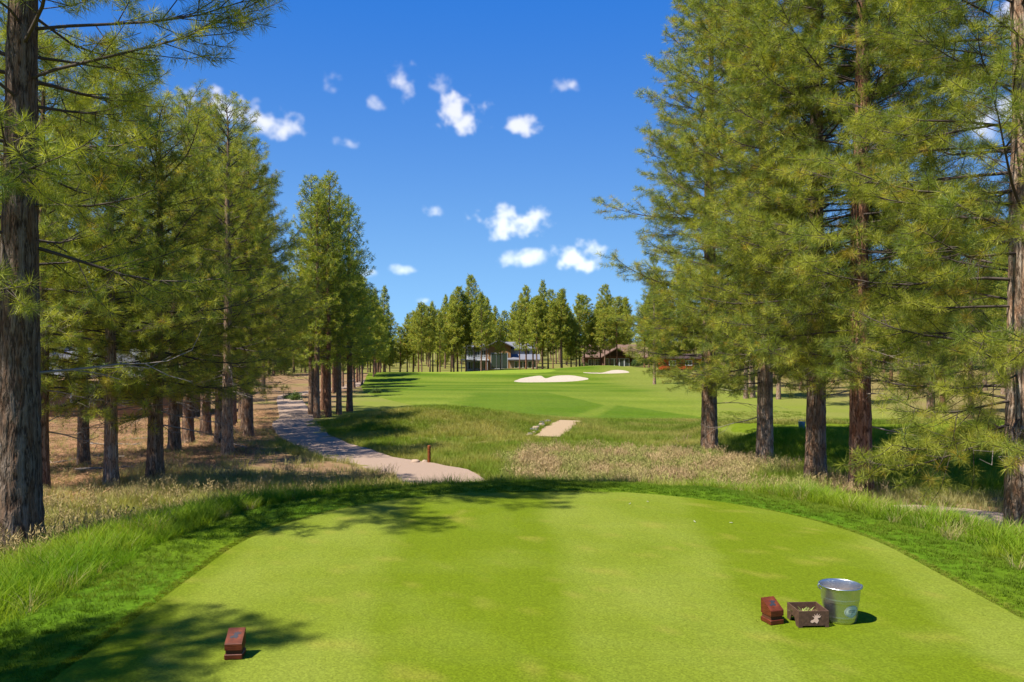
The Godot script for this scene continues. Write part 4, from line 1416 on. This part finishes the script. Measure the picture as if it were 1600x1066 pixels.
	# low green bushes
	for qq in [[-20.6, 79.0, 1.5], [-21.8, 81.0, 1.1], [29.5, 196.0, 3.0], [17.0, 196.0, 2.2], [-15.0, 92.0, 1.2]]:
		var q: Array = qq
		var big: float = qq[2]
		var bsh := thing("bush", "rounded grey-green bush at the foot of the trees", "bush", at(q[0], q[1]), rng.randf() * TAU, "bushes at the foot of the trees")
		var fv := PackedVector3Array(); var fc := PackedColorArray(); var st := Shape.new()
		for k in 26:
			var a := rng.randf() * TAU
			var el := rng.randf_range(0.25, 1.4)
			var e := Vector3(cos(a) * cos(el), sin(el) * 0.9, sin(a) * cos(el)) * big * 0.5 * rng.randf_range(0.75, 1.1)
			if k < 8: st.tube([Vector3(0, -0.05, 0), e * 0.5, e], [0.03, 0.02, 0.008], 4)
			for j in 26:
				var p := e * rng.randf_range(0.7, 1.05) + Vector3(rng.randfn(), rng.randfn(), rng.randfn()) * 0.1 * big
				p.y = maxf(p.y, 0.03)
				var u := Vector3(rng.randfn(), rng.randfn(), rng.randfn()).normalized() * 0.10 * big
				var w := u.cross(Vector3(rng.randfn(), rng.randfn(), rng.randfn())).normalized() * 0.035 * big
				fv.append_array([p - w, p + w, p + u])
				var cc := Color(0.10, 0.15, 0.05) * rng.randf_range(0.7, 1.4)
				for z in 3: fc.append(cc)
		part("stems", built(st), M.limb, bsh)
		part("foliage", amesh(fv, fc), M.needle, bsh)

func grasses() -> void:
	var rng := RandomNumberGenerator.new()
	rng.seed = 300
	var turf := clump(1, 12, 0.022, 0.010, 0.024, 0.0038, 0.5, 1, 0.8)
	var short := clump(2, 22, 0.05, 0.025, 0.055, 0.005, 0.7, 2, 0.6)
	var long_a := clump(3, 34, 0.10, 0.16, 0.36, 0.0065, 1.0, 4, 0.5)
	var long_b := clump(4, 26, 0.08, 0.22, 0.46, 0.0075, 1.3, 4, 0.4)
	var nat_a := clump(5, 30, 0.14, 0.15, 0.38, 0.008, 0.6, 3, 0.4)
	var nat_b := seed_clump(6, 32, 0.18, 0.26, 0.52, Color(0.34, 0.31, 0.11), Color(0.38, 0.27, 0.145))
	var far_a := clump(7, 24, 0.28, 0.14, 0.34, 0.020, 0.6, 2, 0.5)
	var litter := PackedVector3Array(); var litter_c := PackedColorArray()
	for k in 60:
		var p := Vector3(rng.randfn() * 0.16, 0.012 + rng.randf() * 0.03, rng.randfn() * 0.16)
		var a := rng.randf() * TAU
		var u := Vector3(cos(a), rng.randfn() * 0.12, sin(a)) * 0.14
		var w := Vector3(-sin(a), 0, cos(a)) * 0.006
		litter.append_array([p - w, p + w, p + u])
		var cc := Color(0.30, 0.17, 0.09) * rng.randf_range(0.5, 1.5)
		for z in 3: litter_c.append(cc)
	var litter_m := amesh(litter, litter_c)
	var P := {"turf": [], "short": [], "long_a": [], "long_b": [], "nat_a": [], "nat_b": [], "far_a": [], "litter": []}
	# turf of the tee
	for k in 150000:
		var d := 3.8 + 8.0 * pow(rng.randf(), 1.25)
		var x := rng.randf_range(-3.0, 4.0)
		if tee_sd(x, d) > -0.01 or not in_view(x, d, 0.4): continue
		P.turf.append([x, d, rng.randf_range(0.8, 1.25), tee_color(x, d) * rng.randf_range(0.65, 1.45), 0.012])
	for q in [[-1.83, 5.5, 0.085], [1.93, 6.17, 0.09], [2.19, 6.16, 0.15], [2.455, 6.22, 0.135]]:
		for k in 110:
			var a := rng.randf() * TAU
			var r: float = q[2] * rng.randf_range(0.85, 1.25)
			P.turf.append([q[0] + cos(a) * r, q[1] + sin(a) * r, rng.randf_range(1.2, 1.9), tee_color(q[0], q[1]) * rng.randf_range(0.8, 1.2), 0.012])
	# the collar and the mown apron in front
	for k in 42000:
		var d := rng.randf_range(3.8, 15.5)
		var x := rng.randf_range(-5.5, 7.5)
		var s := tee_sd(x, d)
		var lim := lerpf(0.75, 2.1, smoothstep(8.5, 11.5, d) * smoothstep(4.5, 2.0, absf(x - 0.3)))
		lim += 0.2 * patch_noise.get_noise_2d(x * 3, d * 3)
		if s < 0.0 or s > lim or not in_view(x, d, 0.5): continue
		var c := mixc(Color(0.085, 0.165, 0.010), Color(0.16, 0.22, 0.02), 0.4 + patch_noise.get_noise_2d(x * 2, d * 2) + rng.randf_range(-0.2, 0.2))
		P.short.append([x, d, rng.randf_range(0.7, 1.2) * (1.0 if s > 0.08 else 0.6), c, ground(x, d)])
	# long lush grass round the tee
	for k in 30000:
		var d := rng.randf_range(3.5, 17.0)
		var x := rng.randf_range(-7.0, 9.0)
		var s := tee_sd(x, d)
		var frontal := smoothstep(8.5, 11.5, d) * smoothstep(4.5, 2.0, absf(x - 0.3))
		var lo := lerpf(0.72, 2.0, frontal)
		var hi := lerpf(2.5 if x < 0 else 1.9, 3.0, frontal) + 0.9 * patch_noise.get_noise_2d(x * 1.5, d * 1.5)
		if s < lo or s > hi or not in_view(x, d, 0.6) or not ok_ground(x, d): continue
		var t := rng.randf()
		var dens := 0.5 + 1.3 * patch_noise.get_noise_2d(x * 2.5 + 9.0, d * 2.5)
		if rng.randf() > dens + 0.35: continue
		var c := mixc(Color(0.13, 0.25, 0.012), Color(0.32, 0.39, 0.035), 0.35 + 0.8 * patch_noise.get_noise_2d(x * 1.1, d * 1.1) + rng.randf_range(-0.25, 0.25))
		if rng.randf() < (0.05 if x < 0 else 0.16): c = Color(0.42, 0.36, 0.16)
		var e := [x, d, rng.randf_range(0.65, 1.15) * lerpf(0.6, 1.0, smoothstep(lo, lo + 0.5, s)), c, ground(x, d)]
		if t < 0.55: P.long_a.append(e)
		else: P.long_b.append(e)
	# native grass on the slopes, near
	for k in 60000:
		var d := 9.0 + 39.0 * pow(rng.randf(), 1.1)
		var x := rng.randf_range(-1.0, 1.0) * (d * 0.64 + 1.0)
		var s := tee_sd(x, d)
		if s < 2.2 or not ok_ground(x, d): continue
		var n := patch_noise.get_noise_2d(x * 0.7 + 30.0, d * 0.7)
		var forest := smoothstep(-8.0, -10.5, x + 1.5 * n + 0.12 * maxf(d - 20.0, 0.0)) * smoothstep(15.0, 19.0, d)
		if x > 7.0 and d < 19.5: forest = maxf(forest, 0.75 * smoothstep(7.0, 8.2, x) * smoothstep(20.0, 18.0, d))
		if x < 2.0: forest = maxf(forest, woods_side(x, d))
		if rng.randf() < forest * 0.93: continue
		if d > 36.0 and d < 41.5 and x > 10: continue
		var bank := smoothstep(8.3, 10.0, x + n) * smoothstep(18.5, 21.0, d) * (1.0 - smoothstep(36.0, 38.0, d))
		var brown := smoothstep(0.15, 0.6, 1.1 * bump(x, d, 4.0, 27.0, 4.6, 9.0) + 0.9 * n * 0.6 - 0.2)
		var c := mixc(Color(0.18, 0.255, 0.030), Color(0.42, 0.37, 0.12), 0.35 + 1.1 * n + rng.randf_range(-0.2, 0.2))
		c = mixc(c, mixc(Color(0.15, 0.26, 0.018), Color(0.27, 0.34, 0.035), 0.4 + n), bank * 0.85)
		if x < -3.0 and d < 26.0: c = mixc(c, Color(0.46, 0.40, 0.16), smoothstep(2.2, 3.2, s) * (0.75 + 0.5 * n))
		if forest > 0.3: c = Color(0.36, 0.33, 0.14)
		var e := [x, d, rng.randf_range(0.6, 1.2), c, ground(x, d)]
		if rng.randf() < brown * 0.33 * (1.0 - bank): P.nat_b.append([x, d, rng.randf_range(0.5, 1.15), mixc(Color(1, 1, 1), Color(0.62, 0.95, 0.45), 0.3 + 2.0 * patch_noise.get_noise_2d(x * 2.0, d * 1.2) + rng.randf_range(-0.25, 0.25)) * rng.randf_range(0.8, 1.2), e[4]])
		else: P.nat_a.append(e)
		if x < -3.0 and d < 24.0 and rng.randf() < 0.06: P.nat_b.append([x, d, rng.randf_range(0.6, 1.0), Color(0.9, 0.95, 0.8), e[4]])
	# native grass beyond, to the edge of the fairway
	for k in 26000:
		var d := rng.randf_range(40.0, 64.0)
		var x := rng.randf_range(-14.0, 22.0)
		if not ok_ground(x, d): continue
		var r := row_of(FAIR, d)
		if r.y > r.x and x > r.x - 0.2 and x < r.y + 0.2: continue
		if x > 14.0 and d > 50.0 and rng.randf() < 0.7: continue
		if x < -9.0 - 0.12 * (d - 40.0): continue
		if d < 41.8 and x > 9.8: continue
		var n := patch_noise.get_noise_2d(x * 0.7 + 30.0, d * 0.7)
		var c := mixc(Color(0.185, 0.26, 0.032), Color(0.38, 0.35, 0.11), 0.35 + 1.1 * n + rng.randf_range(-0.15, 0.15))
		P.far_a.append([x, d, rng.randf_range(0.45, 1.0) * (0.6 if d > 55 else 1.0), c, ground(x, d)])
	# litter and thin dry grass under the trees
	for k in 14000:
		var d := 16.0 + 50.0 * pow(rng.randf(), 1.3)
		var x := -9.0 - 0.12 * maxf(d - 20.0, 0.0) - rng.randf() * (d * 0.6 - 4.0)
		if not in_view(x, d, 2.0) or not ok_ground(x, d): continue
		if rng.randf() < 0.16: P.nat_a.append([x, d, rng.randf_range(0.35, 0.8), mixc(Color(0.16, 0.19, 0.05), Color(0.32, 0.27, 0.12), rng.randf()), ground(x, d)])
		else: P.litter.append([x, d, rng.randf_range(0.8, 1.8), Color(1, 1, 1) * rng.randf_range(0.7, 1.3), ground(x, d)])
	scatter("turf_grass", "closely mown yellow-green turf covering the tee", "grass", turf, M.blade, P.turf)
	scatter("collar_grass", "short green grass collar round the tee's edge", "grass", short, M.blade, P.short)
	scatter("long_grass", "long lush green grass on the bank round the tee", "grass", long_a, M.blade, P.long_a)
	scatter("long_grass", "tall arching grass blades among the long grass round the tee", "grass", long_b, M.blade, P.long_b)
	scatter("native_grass", "yellow-green native grass on the slopes below the tee", "grass", nat_a, M.blade, P.nat_a)
	scatter("seed_grass", "brown seeding grass in the hollow beyond the tee", "grass", nat_b, M.dryblade, P.nat_b)
	scatter("native_grass", "native grass on the hummock before the fairway", "grass", far_a, M.blade, P.far_a)
	scatter("needle_litter", "brown pine needles strewn on the forest floor", "litter", litter_m, M.dryblade, P.litter)
	for k in P: print(k, " ", P[k].size())
